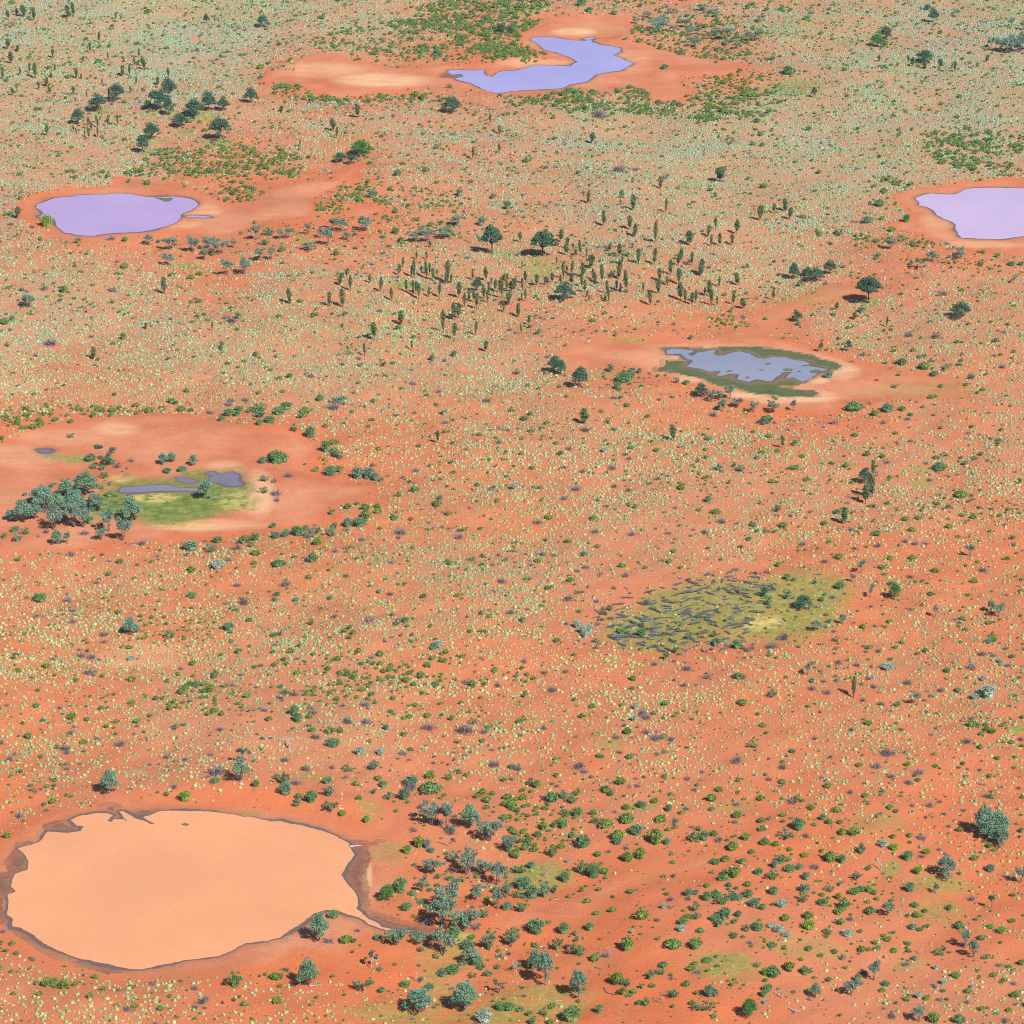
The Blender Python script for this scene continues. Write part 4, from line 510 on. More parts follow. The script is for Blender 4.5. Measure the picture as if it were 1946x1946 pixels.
# ------------------------------------------------------------------ plant shapes, unit height, each with its own trunk and crown mesh
def blob(rg, c, r, n, squash=.8):             # leaf centres near the shell of a clump, thinner below
    d = rg.normal(size=(n, 3)); d /= np.linalg.norm(d, axis=1)[:, None]
    d[:, 2] = np.where(d[:, 2] < -.3, d[:, 2] * .5, d[:, 2])
    return np.asarray(c) + d * (r * rg.uniform(.55, 1.08, (n, 1))) * np.array([1, 1, squash])
def limb(g, rg, a, b, r0, r1, sag=.06, k=5):
    a, b = np.asarray(a, float), np.asarray(b, float); L = np.linalg.norm(b - a)
    ts = np.linspace(0, 1, 5); off = rg.normal(size=(5, 3)) * L * sag; off[0] = off[-1] = 0
    g.tube([a + (b - a) * q + off[i] for i, q in enumerate(ts)], [r0 + (r1 - r0) * q for q in ts], k)
def make_tree(seed, kind):
    rg = np.random.default_rng(seed); tr = Geo(); cr = Geo()
    if kind == 'oak':                         # young desert oak: feathery plume on a thin stem
        wmax = rg.uniform(.12, .155); z0 = rg.uniform(.10, .26); zp = rg.uniform(.55, .8); lean = rg.normal(size=2) * .045
        tr.tube([(0, 0, -.02), (lean[0] * .3, lean[1] * .3, .3), (*lean * .7, .6), (*lean, .95)], [.02, .016, .010, .003])
        n = 850; z = rg.uniform(z0, 1.0, n); zz = (z - z0) / (1 - z0); prof = np.where(z < zp, ((z - z0) / (zp - z0)) ** .7, ((1 - z) / (1 - zp)) ** .55)
        prof = wmax * (.25 + .75 * prof) * np.where(zz < .04, .5, 1)
        a = rg.uniform(0, 6.283, n); lob = 1 + .28 * np.sin(2 * a + z * rg.uniform(7, 16) + seed) + .20 * np.sin(5 * a - z * rg.uniform(18, 34)) + .15 * np.sin(z * rg.uniform(14, 26)); rad = prof * lob * np.sqrt(rg.uniform(.15, 1, n))
        cr.leaves(np.stack([rad * np.cos(a) + lean[0] * z, rad * np.sin(a) + lean[1] * z, z], 1), .024, rg, 0, 1.9)
        for _ in range(5):
            zb = rg.uniform(z0, .7); a = rg.uniform(0, 6.28); tr.tube([(0, 0, zb), (.05 * math.cos(a), .05 * math.sin(a), zb + .06), (.08 * math.cos(a), .08 * math.sin(a), zb + .16)], [.007, .005, .002], 4)
        w = 2 * wmax * 1.05
    elif kind in ('gum', 'big'):              # spreading crown of separate leaf clumps on forked limbs
        big = kind == 'big'; fork = rg.uniform(.2, .34); nb = 17 if not big else 22; lean = rg.normal(size=2) * .03
        tr.tube([(0, 0, -.02), (lean[0], lean[1], fork * .55), (lean[0] * 1.3, lean[1] * 1.3, fork)], [.036, .028, .026], 7)
        top = np.array([lean[0] * 1.3, lean[1] * 1.3, fork]); W_ = .46
        for i in range(nb):
            a = i * 2.399 + rg.uniform(-.4, .4); rr = W_ * math.sqrt((i + .4) / nb) * rg.uniform(.8, 1.0); zc = (.84 if big else .86) - (.42 if big else .52) * (rr / W_) ** 1.6 + rg.uniform(-.14 if not big else -.08, .03)
            r = rg.uniform(.14, .21) * (.8 if big else 1); c = (rr * math.cos(a), rr * math.sin(a), min(zc, 1 - r * .75))
            midp = top + (np.array(c) - top) * .5 + rg.normal(size=3) * .02; limb(tr, rg, top, midp, .017, .011); limb(tr, rg, midp, c, .010, .003)
            cr.leaves(blob(rg, c, r, 150, .82), .032, rg)
        w = .98
    elif kind == 'round':                     # dense dome crown close to the ground
        tr.tube([(0, 0, -.02), (.01, 0, .15), (0, .01, .35)], [.04, .03, .02], 6)
        for i in range(16):
            a = i * 2.399; rr = .36 * math.sqrt(i / 16); zc = .72 - .45 * (rr / .36) ** 2 + rg.uniform(-.06, .06)
            c = (rr * math.cos(a), rr * math.sin(a), zc); limb(tr, rg, (0, 0, .25), c, .015, .004); cr.leaves(blob(rg, c, rg.uniform(.16, .22), 140, .85), .032, rg)
        w = .98
    elif kind == 'mulga':                     # several stems fanning out from the ground into fine upright foliage
        ns = rg.integers(4, 7)
        for i in range(ns):
            a = i * 6.283 / ns + rg.uniform(-.4, .4); rr = rg.uniform(.14, .38); c = np.array([rr * math.cos(a), rr * math.sin(a), rg.uniform(.55, .8)])
            limb(tr, rg, (0, 0, -.02), c * np.array([.45, .45, .6]), .018, .012); limb(tr, rg, c * np.array([.45, .45, .6]), c + [0, 0, .12], .011, .003)
            for _ in range(3): e = c + rg.normal(size=3) * .1; limb(tr, rg, c * .7, e, .007, .002); cr.leaves(blob(rg, e, rg.uniform(.12, .18), 110, 1.0), .030, rg, .1, 1.2)
        w = .86
    elif kind in ('dead', 'bare'):            # bare forked tree
        def rec(p, d, L, r, lv):
            q = p + d * L; limb(tr, rg, p, q, r, r * .62, .05, 5 if lv < 2 else 4)
            if lv >= 4: return
            for _ in range(rg.integers(2, 4) if lv else 3):
                e = d + rg.normal(size=3) * (.55 if lv < 2 else .7); e[2] += .12; e /= np.linalg.norm(e); rec(q if rg.random() < .6 else p + d * L * .7, e, L * rg.uniform(.55, .78), r * .55, lv + 1)
                if kind == 'bare' and lv == 3 and rg.random() < .55: cr.leaves(blob(rg, q, rg.uniform(.06, .11), 45, .8), .024, rg)
        rec(np.array([0, 0, -.02]), np.array([rg.normal() * .08, rg.normal() * .08, 1.0]), .34, .030, 0)
        w = .75
    return tr, cr, w
def core(g, rg, r, h):                       # closed dome added inside as dense foliage, to block the light
    V = []; F = []
    for j in range(5):
        for i in range(8):
            a = 6.283 * i / 8; q = rg.uniform(.85, 1.1); V.append((r * math.sin(.35 + j * .42) * math.cos(a) * q, r * math.sin(.35 + j * .42) * math.sin(a) * q, h * math.cos(j * .42 - .12 + .05) * q))
    for j in range(4):
        for i in range(8): F.append([j * 8 + i, (j + 1) * 8 + i, (j + 1) * 8 + (i + 1) % 8, j * 8 + (i + 1) % 8])
    F += [[0, 1, 2, 3], [0, 3, 4, 7], [4, 5, 6, 7]]; g.add(V, F)
def make_bush(seed, kind):
    rg = np.random.default_rng(seed); g = Geo()
    if kind != 'twig': core(g, rg, .40 if kind != 'wisp' else .2, .62 if kind != 'wisp' else .35)
    if kind in ('shrub', 'olive'):            # low upright broom of leaves from several stems
        for i in range(9):
            a = i * 2.399; rr = .42 * math.sqrt(i / 9); c = (rr * math.cos(a), rr * math.sin(a), .58 - .5 * rr)
            g.leaves(blob(rg, c, rg.uniform(.22, .32), 46, 1.0), .085, rg, .0, 1.25)
        for i in range(5): a = rg.uniform(0, 6.28); g.tube([(0, 0, -.03), (.3 * math.cos(a), .3 * math.sin(a), .5)], [.022, .010], 3)
    elif kind == 'dome':
        for i in range(12):
            a = i * 2.399; rr = .42 * math.sqrt(i / 12); c = (rr * math.cos(a), rr * math.sin(a), .66 - .95 * rr * rr)
            g.leaves(blob(rg, c, rg.uniform(.22, .30), 60, .95), .062, rg)
        for i in range(4): a = rg.uniform(0, 6.28); g.tube([(0, 0, -.03), (.3 * math.cos(a), .3 * math.sin(a), .5)], [.025, .012], 3)
    elif kind == 'wisp':                      # open sprawling bush: clusters of fine leaves on spreading stems
        for i in range(15):
            a = rg.uniform(0, 6.28); rr = rg.uniform(.1, .48); c = np.array((rr * math.cos(a), rr * math.sin(a), rg.uniform(.25, .85) * (1 - .5 * rr)))
            g.tube([(0, 0, -.03), c * [.5, .5, .55], c], [.018, .012, .004], 3); g.leaves(blob(rg, c, rg.uniform(.09, .19), 34, .9), .045, rg, 0, 1.5)
    elif kind == 'twig':                      # sprawling heap of bare twigs
        for i in range(75):
            a = rg.uniform(0, 6.28); el = rg.uniform(.1, 1.3); L = rg.uniform(.45, .85); b = rg.normal(size=2) * .18
            d = np.array([math.cos(a) * math.cos(el) * .8, math.sin(a) * math.cos(el) * .8, math.sin(el) * 1.1])
            p0 = np.array([b[0], b[1], 0.0]); g.tube([p0, p0 + d * L * .6 + rg.normal(size=3) * .04, p0 + d * L], [.022, .014, .006], 3)
        g.leaves(blob(rg, (0, 0, .3), .38, 60, .6), .035, rg)
    return g
def make_spinifex(seed):
    rg = np.random.default_rng(seed); g = Geo(); nu, nv = 9, 4; V = []; F = []
    for j in range(nv + 1):
        el = (j / nv) * 1.45
        for i in range(nu):
            a = 6.283 * (i + .5 * (j % 2)) / nu; r = .5 * math.cos(el) * rg.uniform(.84, 1.12); V.append((r * math.cos(a), r * math.sin(a), .62 * math.sin(el) * rg.uniform(.85, 1.1) - .03))
    F = [[j * nu + i, j * nu + (i + 1) % nu, (j + 1) * nu + (i + 1) % nu, (j + 1) * nu + i] for j in range(nv) for i in range(nu)]
    g.add(V, F)
    for _ in range(46):
        a = rg.uniform(0, 6.28); el = rg.uniform(.1, 1.5); d = np.array([math.cos(a) * math.cos(el), math.sin(a) * math.cos(el), math.sin(el) * 1.25]); s = np.cross(d, rg.normal(size=3)); s /= np.linalg.norm(s)
        p = d * .36; q = d * rg.uniform(.55, .68); g.add([p - s * .05, p + s * .05, q + s * .012, q - s * .012], [[0, 1, 2, 3]])
    return g
TREES = {}
def tree_protos(key, kind, seeds, leaf, barkm, crown='crown'):
    L = []
    for s in seeds:
        tr, cr, w = make_tree(s, kind)
        L.append((tr.mesh('trunk', barkm, True), cr.mesh(crown, leaf) if cr.V else None, w))
    TREES[key] = L
tree_protos('O', 'oak', range(10, 24), M_OAK, M_DARKBARK)
tree_protos('T', 'gum', range(30, 36), M_TEAL, M_BARK)
tree_protos('G', 'gum', range(30, 37), M_GUM, M_BARK)
tree_protos('K', 'big', range(40, 43), M_GUM, M_DARKBARK)
tree_protos('M', 'mulga', range(50, 56), M_MULGA, M_BARK)
tree_protos('H', 'bare', range(60, 63), M_GUM, M_DEAD)
tree_protos('D', 'dead', range(70, 76), M_GUM, M_DEAD)
tree_protos('R', 'round', range(80, 82), M_BRIGHT, M_BARK)
BUSH = {'B': [make_bush(s, 'shrub').mesh('green_shrub', M_SHRUB) for s in range(100, 105)], 'Y': [make_bush(s, 'dome').mesh('bright_shrub', M_YELLOW) for s in range(110, 112)],
        'S': [make_bush(s, 'dome' if s % 5 < 2 else 'wisp').mesh('grey_bush', M_GREY) for s in range(120, 126)], 'V': [make_bush(s, 'dome').mesh('silver_bush', M_SILVER) for s in range(130, 132)],
        'W': [make_bush(s, 'twig').mesh('dead_bush', M_TWIG) for s in range(140, 144)]}
SPINM = [make_spinifex(s).mesh('spinifex_hummock', M_SPIN) for s in range(150, 154)]

# ------------------------------------------------------------------ naming, labels
REG = [(80,50,'far upper left corner'),(330,50,'pale plain at upper left'),(620,70,'far plain left of top centre'),(890,80,'thicket left of the winding pool'),(1020,30,'thicket above the winding pool'),(1330,50,'far scrub right of the winding pool'),(1560,60,'far plain at upper right'),(1850,70,'far upper right corner'),
 (40,140,'oak stand at the left edge'),(180,165,'oak scrub at upper left'),(270,170,'gum grove at upper left'),(390,210,'gums above the lavender pool'),(200,230,'small oaks above the lavender pool'),(80,260,'slope above the lavender pool'),(560,240,'plain below the upper claypan'),(850,200,'scrub below the winding pool'),(1180,195,'belt under the winding pool'),(1370,180,'scrub right of the upper claypan'),(1620,200,'upper right plain'),(1830,210,'right plain above the lilac pool'),
 (60,340,'far bank of the lavender pool'),(30,430,'left bank of the lavender pool'),(430,330,'scrub right of the lavender pool'),(700,290,'middle plain below top'),(760,400,'scrub upper left of centre'),(1000,300,'pale plain right of top centre'),(1380,310,'open plain right of top centre'),(1650,330,'plain left of the lilac pool'),(1870,300,'scrub above the lilac pool'),
 (370,470,'row below the lavender pool'),(150,480,'plain under the lavender pool'),(560,450,'scrub beyond the lavender pool row'),(630,470,'grey tree group left of centre'),(900,440,'surroundings of the lone dark gum'),(1080,450,'oaks beside the twin gum'),(1230,420,'upper part of the oak grove'),(1400,430,'upper right of the oak grove'),(1720,420,'near bank of the lilac pool'),(1900,500,'scrub below the lilac pool'),
 (60,560,'left edge above mid height'),(250,560,'left plain above mid height'),(450,560,'plain left of the oaks'),(620,560,'scattered oaks left of the grove'),(790,510,'left end of the oak grove'),(880,560,'left part of the oak grove'),(980,540,'middle left of the oak grove'),(1080,530,'heart of the oak grove'),(1180,550,'middle right of the oak grove'),(1300,540,'right part of the oak grove'),(1430,560,'right end of the oak grove'),(1560,510,'gums right of the oak grove'),(1680,560,'lone forked gum on the right'),(1830,600,'right plain below the lilac pool'),
 (150,690,'left plain at mid height'),(420,660,'plain left of centre'),(700,650,'near side of the oak grove'),(860,650,'front oaks below the grove'),(1080,640,'plain below the oak grove'),(1360,620,'far bank of the reedy marsh'),(1600,640,'far right bank of the marsh'),(1800,720,'right plain beside the marsh'),
 (120,790,'shrub line above the left claypan'),(330,780,'scrub above the left claypan'),(520,790,'bushes right of the left claypan'),(620,860,'bushes beyond the swamp'),(780,760,'plain at the centre left'),(940,740,'centre of the plain'),(1070,710,'gum trio left of the marsh'),(1190,720,'grey thicket left of the marsh'),(1370,760,'near bank of the marsh'),(1510,790,'dead scrub below the marsh'),(1680,780,'bushes right of the marsh'),
 (60,870,'left claypan'),(210,870,'half bare tree on the claypan'),(340,880,'claypan behind the swamp'),(400,930,'green swamp'),(130,950,'grey tree cluster left of the swamp'),(230,1000,'near side of the swamp'),(530,940,'right side of the swamp'),(680,900,'bush line right of the swamp'),(420,1040,'bushes below the swamp'),(620,1010,'bush row right below the swamp'),
 (900,900,'middle plain left of centre'),(1150,880,'middle plain right of centre'),(1350,900,'plain below the marsh'),(1560,950,'right middle plain'),(1660,900,'oak trio right of centre'),(1850,880,'right edge at mid height'),
 (100,1120,'left plain below the swamp'),(350,1130,'plain below the swamp'),(240,1190,'lone flat topped tree at left'),(620,1120,'plain left below centre'),(850,1080,'plain just below centre'),(1080,1050,'plain above the burnt patch'),(1220,1080,'upper left of the burnt patch'),(1400,1110,'upper middle of the burnt patch'),(1170,1190,'left end of the burnt patch'),(1290,1180,'left half of the burnt patch'),(1390,1180,'middle of the burnt patch'),(1350,1250,'lower edge of the burnt patch'),(1500,1150,'right half of the burnt patch'),(1600,1180,'right end of the burnt patch'),(1560,1050,'plain right above the burnt patch'),(1700,1120,'round green tree right of burnt patch'),(1860,1100,'right plain beyond burnt patch'),
 (80,1320,'left plain below mid height'),(300,1320,'shrubby plain at left'),(480,1300,'shrubby plain left of centre'),(700,1290,'shrubby plain below centre'),(900,1340,'lower middle plain'),(1080,1280,'plain below left of burnt patch'),(1250,1400,'dead scrub below the burnt patch'),(1450,1300,'plain under the burnt patch'),(1620,1300,'lone tall oak at lower right'),(1730,1330,'grey scrub at lower right'),(1890,1350,'right edge above lower corner'),
 (100,1480,'plain above the orange pool'),(220,1490,'leaning tree above the orange pool'),(350,1500,'far bank of the orange pool'),(470,1470,'fallen grey tree above orange pool'),(560,1400,'bare branches above the orange pool'),(700,1450,'scrub above the orange pool end'),(550,1510,'bushes behind the orange pool'),(800,1490,'green bushes right above orange pool'),(1000,1480,'lower plain at centre'),(1250,1480,'lower plain right of centre'),(1500,1490,'plain left of the big tree'),(1720,1470,'plain above the big tree'),(1880,1560,'big dark tree at right'),
 (850,1550,'tree row right of the orange pool'),(950,1580,'tree line below centre'),(1050,1560,'green bushes at lower centre'),(1180,1580,'round bushes at lower centre'),(1350,1600,'round bushes right of lower centre'),(1520,1600,'bush pairs at lower right'),(1700,1620,'plain below the big tree'),
 (720,1690,'right bank of the orange pool'),(900,1650,'grey scrub right of orange pool'),(1000,1680,'scrub left of the dry channel'),(860,1740,'big grey thicket beside orange pool'),(1150,1650,'bushes above the dry channel'),(1300,1720,'grey bushes past the dry channel'),(1400,1740,'thicket at lower right centre'),(1530,1720,'bushes at lower right'),(1640,1710,'middle of the lower right plain'),(1800,1640,'sparse tree at lower right'),(1900,1720,'right edge of lower plain'),
 (600,1790,'near bank of the orange pool'),(760,1810,'sand below the thicket'),(930,1800,'scrub at bottom centre left'),(1040,1820,'gnarled tree at bottom centre'),(1170,1820,'bushes at bottom centre'),(1300,1830,'bushes at bottom right centre'),(1450,1800,'grassy flat at bottom right'),(1590,1830,'small trees at bottom right'),(1700,1790,'shrub scatter at bottom right'),(1830,1790,'grey tree pair at bottom right'),
 (30,1830,'lower left edge'),(120,1870,'bottom left corner'),(300,1900,'bottom edge below the orange pool'),(430,1880,'silver bush below the orange pool'),(570,1880,'bottom trees below the orange pool'),(700,1910,'bottom edge left of centre'),(830,1900,'large bottom trees left of centre'),(960,1920,'bottom edge at centre'),(1100,1920,'bottom edge right of centre'),(1280,1920,'bottom edge near dead stems'),(1430,1920,'bottom edge by the rounded gum'),(1600,1920,'bottom edge at right'),(1780,1920,'bottom gums at right'),(1900,1900,'bottom right corner')]
RX = np.array([r[0] for r in REG], float); RY = np.array([r[1] for r in REG], float)
ORD = 'first second third fourth fifth sixth seventh eighth ninth tenth eleventh twelfth thirteenth fourteenth fifteenth sixteenth'.split()
ITEMS = []
def reg_of(px, py): return int(np.argmin((RX - px) ** 2 + ((RY - py) * 1.5) ** 2))
def note(o, noun, cat, group, px, py, adj='', label=None): ITEMS.append(dict(o=o, noun=noun, cat=cat, group=group, px=px, py=py, adj=adj, label=label))
def finish_labels():
    from collections import defaultdict
    G = defaultdict(list); used = set()
    for it in ITEMS:
        it['o']['category'] = it['cat']; it['o']['group'] = it['group']
        if it['label']: it['o']['label'] = it['label']; used.add(it['label'])
        else: G[(it['noun'], reg_of(it['px'], it['py']))].append(it)
    for (noun, r), L in G.items():
        L.sort(key=lambda i: i['py']); n = len(L); k = 1 if n <= 7 else math.ceil(n / 6)
        bands = [L[int(i * n / k):int((i + 1) * n / k)] for i in range(k)]
        for bi, bnd in enumerate(bands):
            bnd.sort(key=lambda i: i['px']); m = len(bnd)
            row = '' if k == 1 else (['back row', 'front row'][bi] if k == 2 else ('back row' if bi == 0 else 'front row' if bi == k - 1 else ORD[bi] + ' row'))
            for i, it in enumerate(bnd):
                if m == 1: pos = ''
                elif m == 2: pos = ['left one', 'right one'][i]
                elif i == 0: pos = 'leftmost'
                elif i == m - 1: pos = 'rightmost'
                elif m % 2 and i == m // 2: pos = 'middle one'
                else: pos = ORD[i] + ' from left'
                tail = ', '.join(q for q in ((pos + ' in ' + row) if pos and row else (pos or row),) if q)
                lab = f"{it['adj']} {noun}, {tail + ', ' if tail else ''}{REG[r][2]}".strip()
                w = lab.split()
                if len(w) > 16: lab = f"{noun}, {tail + ', ' if tail else ''}{REG[r][2]}"
                it['o']['label'] = lab; used.add(lab)

# ------------------------------------------------------------------ standing trees
SPEC = {'O': ('desert_oak', 'desert oak', 'tree', 'desert oaks on the plain'), 'G': ('gum_tree', 'gum tree', 'tree', 'gum trees on the plain'), 'K': ('gum_tree', 'large gum tree', 'tree', 'large gum trees'),
        'M': ('mulga_tree', 'grey mulga tree', 'tree', 'grey mulga trees'), 'H': ('half_bare_tree', 'half bare tree', 'tree', 'half bare trees'), 'D': ('dead_tree', 'bare dead tree', 'dead tree', 'bare dead trees'),
        'B': ('green_shrub', 'green shrub', 'shrub', 'green shrubs'), 'Y': ('bright_shrub', 'bright green bush', 'bush', 'bright green bushes'), 'S': ('grey_bush', 'grey green bush', 'bush', 'grey green bushes'),
        'V': ('silver_bush', 'pale silver bush', 'bush', 'pale silver bushes'), 'W': ('dead_bush', 'dead twiggy bush', 'dead bush', 'dead twiggy bushes')}
HERO = {(1,3,790,367): 'tall dark forked gum alone on red sand above the reedy marsh', (0,1,1758,1870): 'dark two lobed gum alone on the left above the oak grove', (0,2,280,1890): 'largest twin crowned gum with black shade above the oak grove',
        (1,2,437,395): 'broad rounded gum standing among the slender desert oaks', (1,2,548,998): 'loose crowned gum lowest of the three left of the marsh', (2,3,980,695): 'round bright green tree right of the burnt grassy patch',
        (3,0,808,242): 'leaning flat topped tree above the inlet of the orange pool', (0,1,800,1145): 'wide dense green tree, largest of three on the upper plain', (0,3,855,330): 'round dark green tree with grey tree behind, upper right',
        (1,0,800,1550): 'half bare spreading tree with pale branches on the left claypan', (1,3,1462,500): 'open umbrella shaped tree on the right plain below the lilac pool', (2,0,960,950): 'lone flat topped tree with black shadow on left plain',
        (1,0,1515,1812): 'small gum standing at the right tip of the narrow swamp pond', (3,1,990,1028): 'fresh green small tree on the right bank of the orange pool', (3,3,1355,842): 'thin open tree with lacy shadow below the big dark tree',
        (3,1,1600,502): 'open crowned tree rightmost of the row beyond the orange pool', (0,0,345,1675): 'bright green bush on the near left shore of the lavender pool', (3,2,1790,1927): 'rounded yellow green gum at the bottom edge right of centre'}
flat_list = []
for r, c, k, s in SURVEY:
    for q in s.split():
        x, y, h, w = map(float, q.split(','))
        if h > 0 and w > 0: flat_list.append((r, c, k, x, y, h, w))
flat_extra = [(1,0,'G',420,1900,130,150),(1,0,'G',560,1900,130,150),(2,0,'M',330,60,140,150),(2,0,'M',260,110,120,120),(2,0,'G',560,60,130,140),(1,0,'M',700,1870,100,110),(2,0,'M',720,50,110,110)]
flat_list += flat_extra
def apparent(a): return a[5] * a[6]
keep = {}
for k in ('B', 'S', 'W'):
    L = sorted([a for a in flat_list if a[2] == k], key=apparent, reverse=True); keep[k] = set(L[:300])
EXTRA = {'B': [], 'S': [], 'W': []}
vr = random.Random(21); TREEPOS = []
for a in flat_list:
    r, c, k, x, y, h, w = a; px, py = OFF[c] + x / TZ, OFF[r] + y / TZ; hp, wp = h / TZ, w / TZ
    s, sd_ = mpp(px, py); cd = math.sqrt(1 - sd_ * sd_); Wm = wp * s
    if k in 'BYSVW':
        py2 = py - .38 * wp * sd_; X, Y = map(float, ground(px, py2)); Hm = max((hp * s - .30 * Wm * sd_) / cd * 1.12, .58 * Wm)
        Hm = min(Hm, 1.25 * Wm); Wm *= .88; Hm *= .96; zz = float(samp(Z, np.array([X]), np.array([Y]))[0])
        if k in keep and a not in keep[k]: EXTRA[k].append((X, Y, Wm, Hm)); continue
        v = vr.choice(BUSH[k]); nm, noun, cat, grp = SPEC[k]
        o = bpy.data.objects.new(nm, v); COL.objects.link(o); o.location = (X, Y, zz - .02); o.rotation_euler = (0, 0, vr.uniform(0, 6.28)); o.scale = (Wm / .98 * vr.uniform(.95, 1.05), Wm / .98, Hm / .92)
        adj = ('large' if wp > 26 else 'medium' if wp > 15 else 'small') if k != 'W' else ('wide' if wp > 20 else 'small')
        note(o, noun, cat, grp, px, py, adj, HERO.get((r, c, int(x), int(y)))); TREEPOS.append((X, Y, Wm * .4)); continue
    X, Y = map(float, ground(px, py)); Hm = hp * s / cd * (1.1 if k in 'GKM' else 1) - (.2 * Wm * sd_ if k != 'O' else 0); zz = float(samp(Z, np.array([X]), np.array([Y]))[0])
    pk = 'R' if (r, c, int(x), int(y)) in ((3,1,990,1028), (2,3,980,695), (0,3,855,330), (0,1,800,1145), (3,2,1790,1927)) else 'T' if k == 'G' and ((r in (1, 2) and c == 0) or r == 3) else k
    tr, cr, pw = vr.choice(TREES[pk]); nm, noun, cat, grp = SPEC[k]
    if k == 'O': Wm = max(Wm * 1.08, .21 * Hm)
    root = bpy.data.objects.new(nm, None); COL.objects.link(root); root.empty_display_size = .5; root.location = (X, Y, zz); root.rotation_euler = (0, 0, vr.uniform(0, 6.28))
    root.scale = (Wm / pw, Wm / pw, Hm)
    o = bpy.data.objects.new('trunk', tr); COL.objects.link(o); o.parent = root
    if k == 'O': kk = min(2.4, Hm / (Wm / pw)); o.scale = (kk, kk, 1)
    if cr is not None: o = bpy.data.objects.new('crown', cr); COL.objects.link(o); o.parent = root
    m_ = s * hp
    adj = ('narrow' if wp < .24 * hp else 'bushy' if wp > .36 * hp else 'slender') if k == 'O' else ('tall' if hp > 30 else 'low')
    note(root, noun, cat, grp, px, py, adj, HERO.get((r, c, int(x), int(y)))); TREEPOS.append((X, Y, .5))

# ------------------------------------------------------------------ fallen timber
def branch_mesh(seed, mat):
    rg = np.random.default_rng(seed); g = Geo()
    for i in range(7):
        y0 = rg.normal() * .05; limb(g, rg, (-.5 + rg.uniform(0, .2), y0, .07 + rg.uniform(0, .06)), (.5 - rg.uniform(0, .2), y0 + rg.normal() * .12, .10 + rg.uniform(-.04, .12)), .026, .008, .03, 4)
    for i in range(26):
        x0 = rg.uniform(-.35, .45); d = np.array([rg.uniform(.05, .25), rg.normal() * .12, rg.uniform(-.02, .16)]); p = np.array([x0, rg.normal() * .04, .09]); g.tube([p, p + d], [.012, .004], 3)
    return g.mesh('fallen_branch', mat)
BR = [branch_mesh(s, M_LOG) for s in range(200, 206)]
zone = T(2,2,'600,830 860,690 1020,640 1300,560 1650,490 1878,470') + T(2,3,'200,500 440,520 480,620 380,740 150,720') + T(2,2,'1850,760 1780,950 1800,1120 1500,1130 1200,1090 900,1070 720,1000 700,900')
ZP = np.array(zone); q = random.Random(77); done = []
def inside(px, py, P):
    c = False
    for i in range(len(P)):
        (ax, ay), (bx, by) = P[i], P[(i + 1) % len(P)]
        if (ay > py) != (by > py) and px < (bx - ax) * (py - ay) / (by - ay) + ax: c = not c
    return c
while len(done) < 240:
    px, py = q.uniform(1120, 1580), q.uniform(1080, 1252)
    if not inside(px, py, zone) or (px > 1475 and q.random() < .8) or (abs(px - 1240) > 200 and q.random() < .4) or any((px - a) ** 2 + ((py - b) * 2) ** 2 < 42 for a, b in done): continue
    done.append((px, py)); s, sdv = mpp(px, py); X, Y = map(float, ground(px, py)); L = q.uniform(11, 30) * s; ang = q.choice([q.uniform(.1, .9), q.uniform(.1, .9), q.uniform(-1.1, -.3), q.uniform(-1.5, 1.5)])
    o = bpy.data.objects.new('fallen_branch', q.choice(BR)); COL.objects.link(o); o.location = (X, Y, float(samp(Z, np.array([X]), np.array([Y]))[0])); o.rotation_euler = (0, 0, ang + (math.pi if q.random() < .5 else 0)); o.scale = (L, L * q.uniform(.55, 1.0), L * q.uniform(.6, 1.1))
    note(o, 'fallen grey branch', 'fallen branch', 'fallen branches in the burnt patch', px, py, 'long' if L > 2.6 else 'short')
def log(r, c, pts, rad, label, mat=M_DEAD, z=.12, seed=1):
    P = []; rg = np.random.default_rng(seed)
    for i, pr in enumerate(pts.split()):
        x, y = map(float, pr.split(',')); X, Y = map(float, ground(OFF[c] + x / TZ, OFF[r] + y / TZ)); P.append([X, Y, z + float(samp(Z, np.array([X]), np.array([Y]))[0]) * (1 if z < .3 else 1)])
    P = np.array(P); o0 = P[0].copy(); P = P - o0; g = Geo(); n = len(P); g.tube(P, [rad * (1 - .7 * i / max(n - 1, 1)) for i in range(n)], 6)
    for i in range(4):
        k = rg.integers(0, n - 1); p = P[k] + (P[k + 1] - P[k]) * rg.random(); d = rg.normal(size=3) * .5; d[2] = abs(d[2]) * .5; g.tube([p, p + d * 1.1], [rad * .4, rad * .12], 4)
    o = link('fallen_log', g.mesh('fallen_log', mat, True)); o.location = o0; px, py = pix(o0[0], o0[1]); note(o, 'fallen log', 'log', 'fallen logs', float(px), float(py), '', label)
log(3,1,'460,945 520,962 570,972 602,975', .10, 'dark curved snag sticking out of the orange pool', M_LOG, .1)
log(3,1,'545,948 575,955 600,945 605,930 595,922', .09, 'short hooked branch beside the snag in the orange pool', M_LOG, .25)
log(3,1,'715,632 760,629 803,626', .22, 'straight pale log across the right tip of the orange pool')
log(3,2,'725,1672 740,1705 790,1725 830,1735', .12, 'thin curved dead stem lying left of three green shrubs', M_BARK)
log(3,1,'1360,600 1400,605 1440,622', .10, 'small dark stick lying on red sand above the thicket', M_LOG)
log(3,1,'420,1660 460,1655 500,1650', .16, 'pale log at the foot of a bottom tree')
log(3,2,'255,1348 285,1343 315,1350', .14, 'pale short log left of the bare bush, bottom centre')
log(3,2,'360,1008 385,1012 405,1018', .12, 'small pale log at the left end of the dry channel')
log(3,2,'375,1752 400,1745 425,1748', .10, 'small white log on the grass at bottom centre')
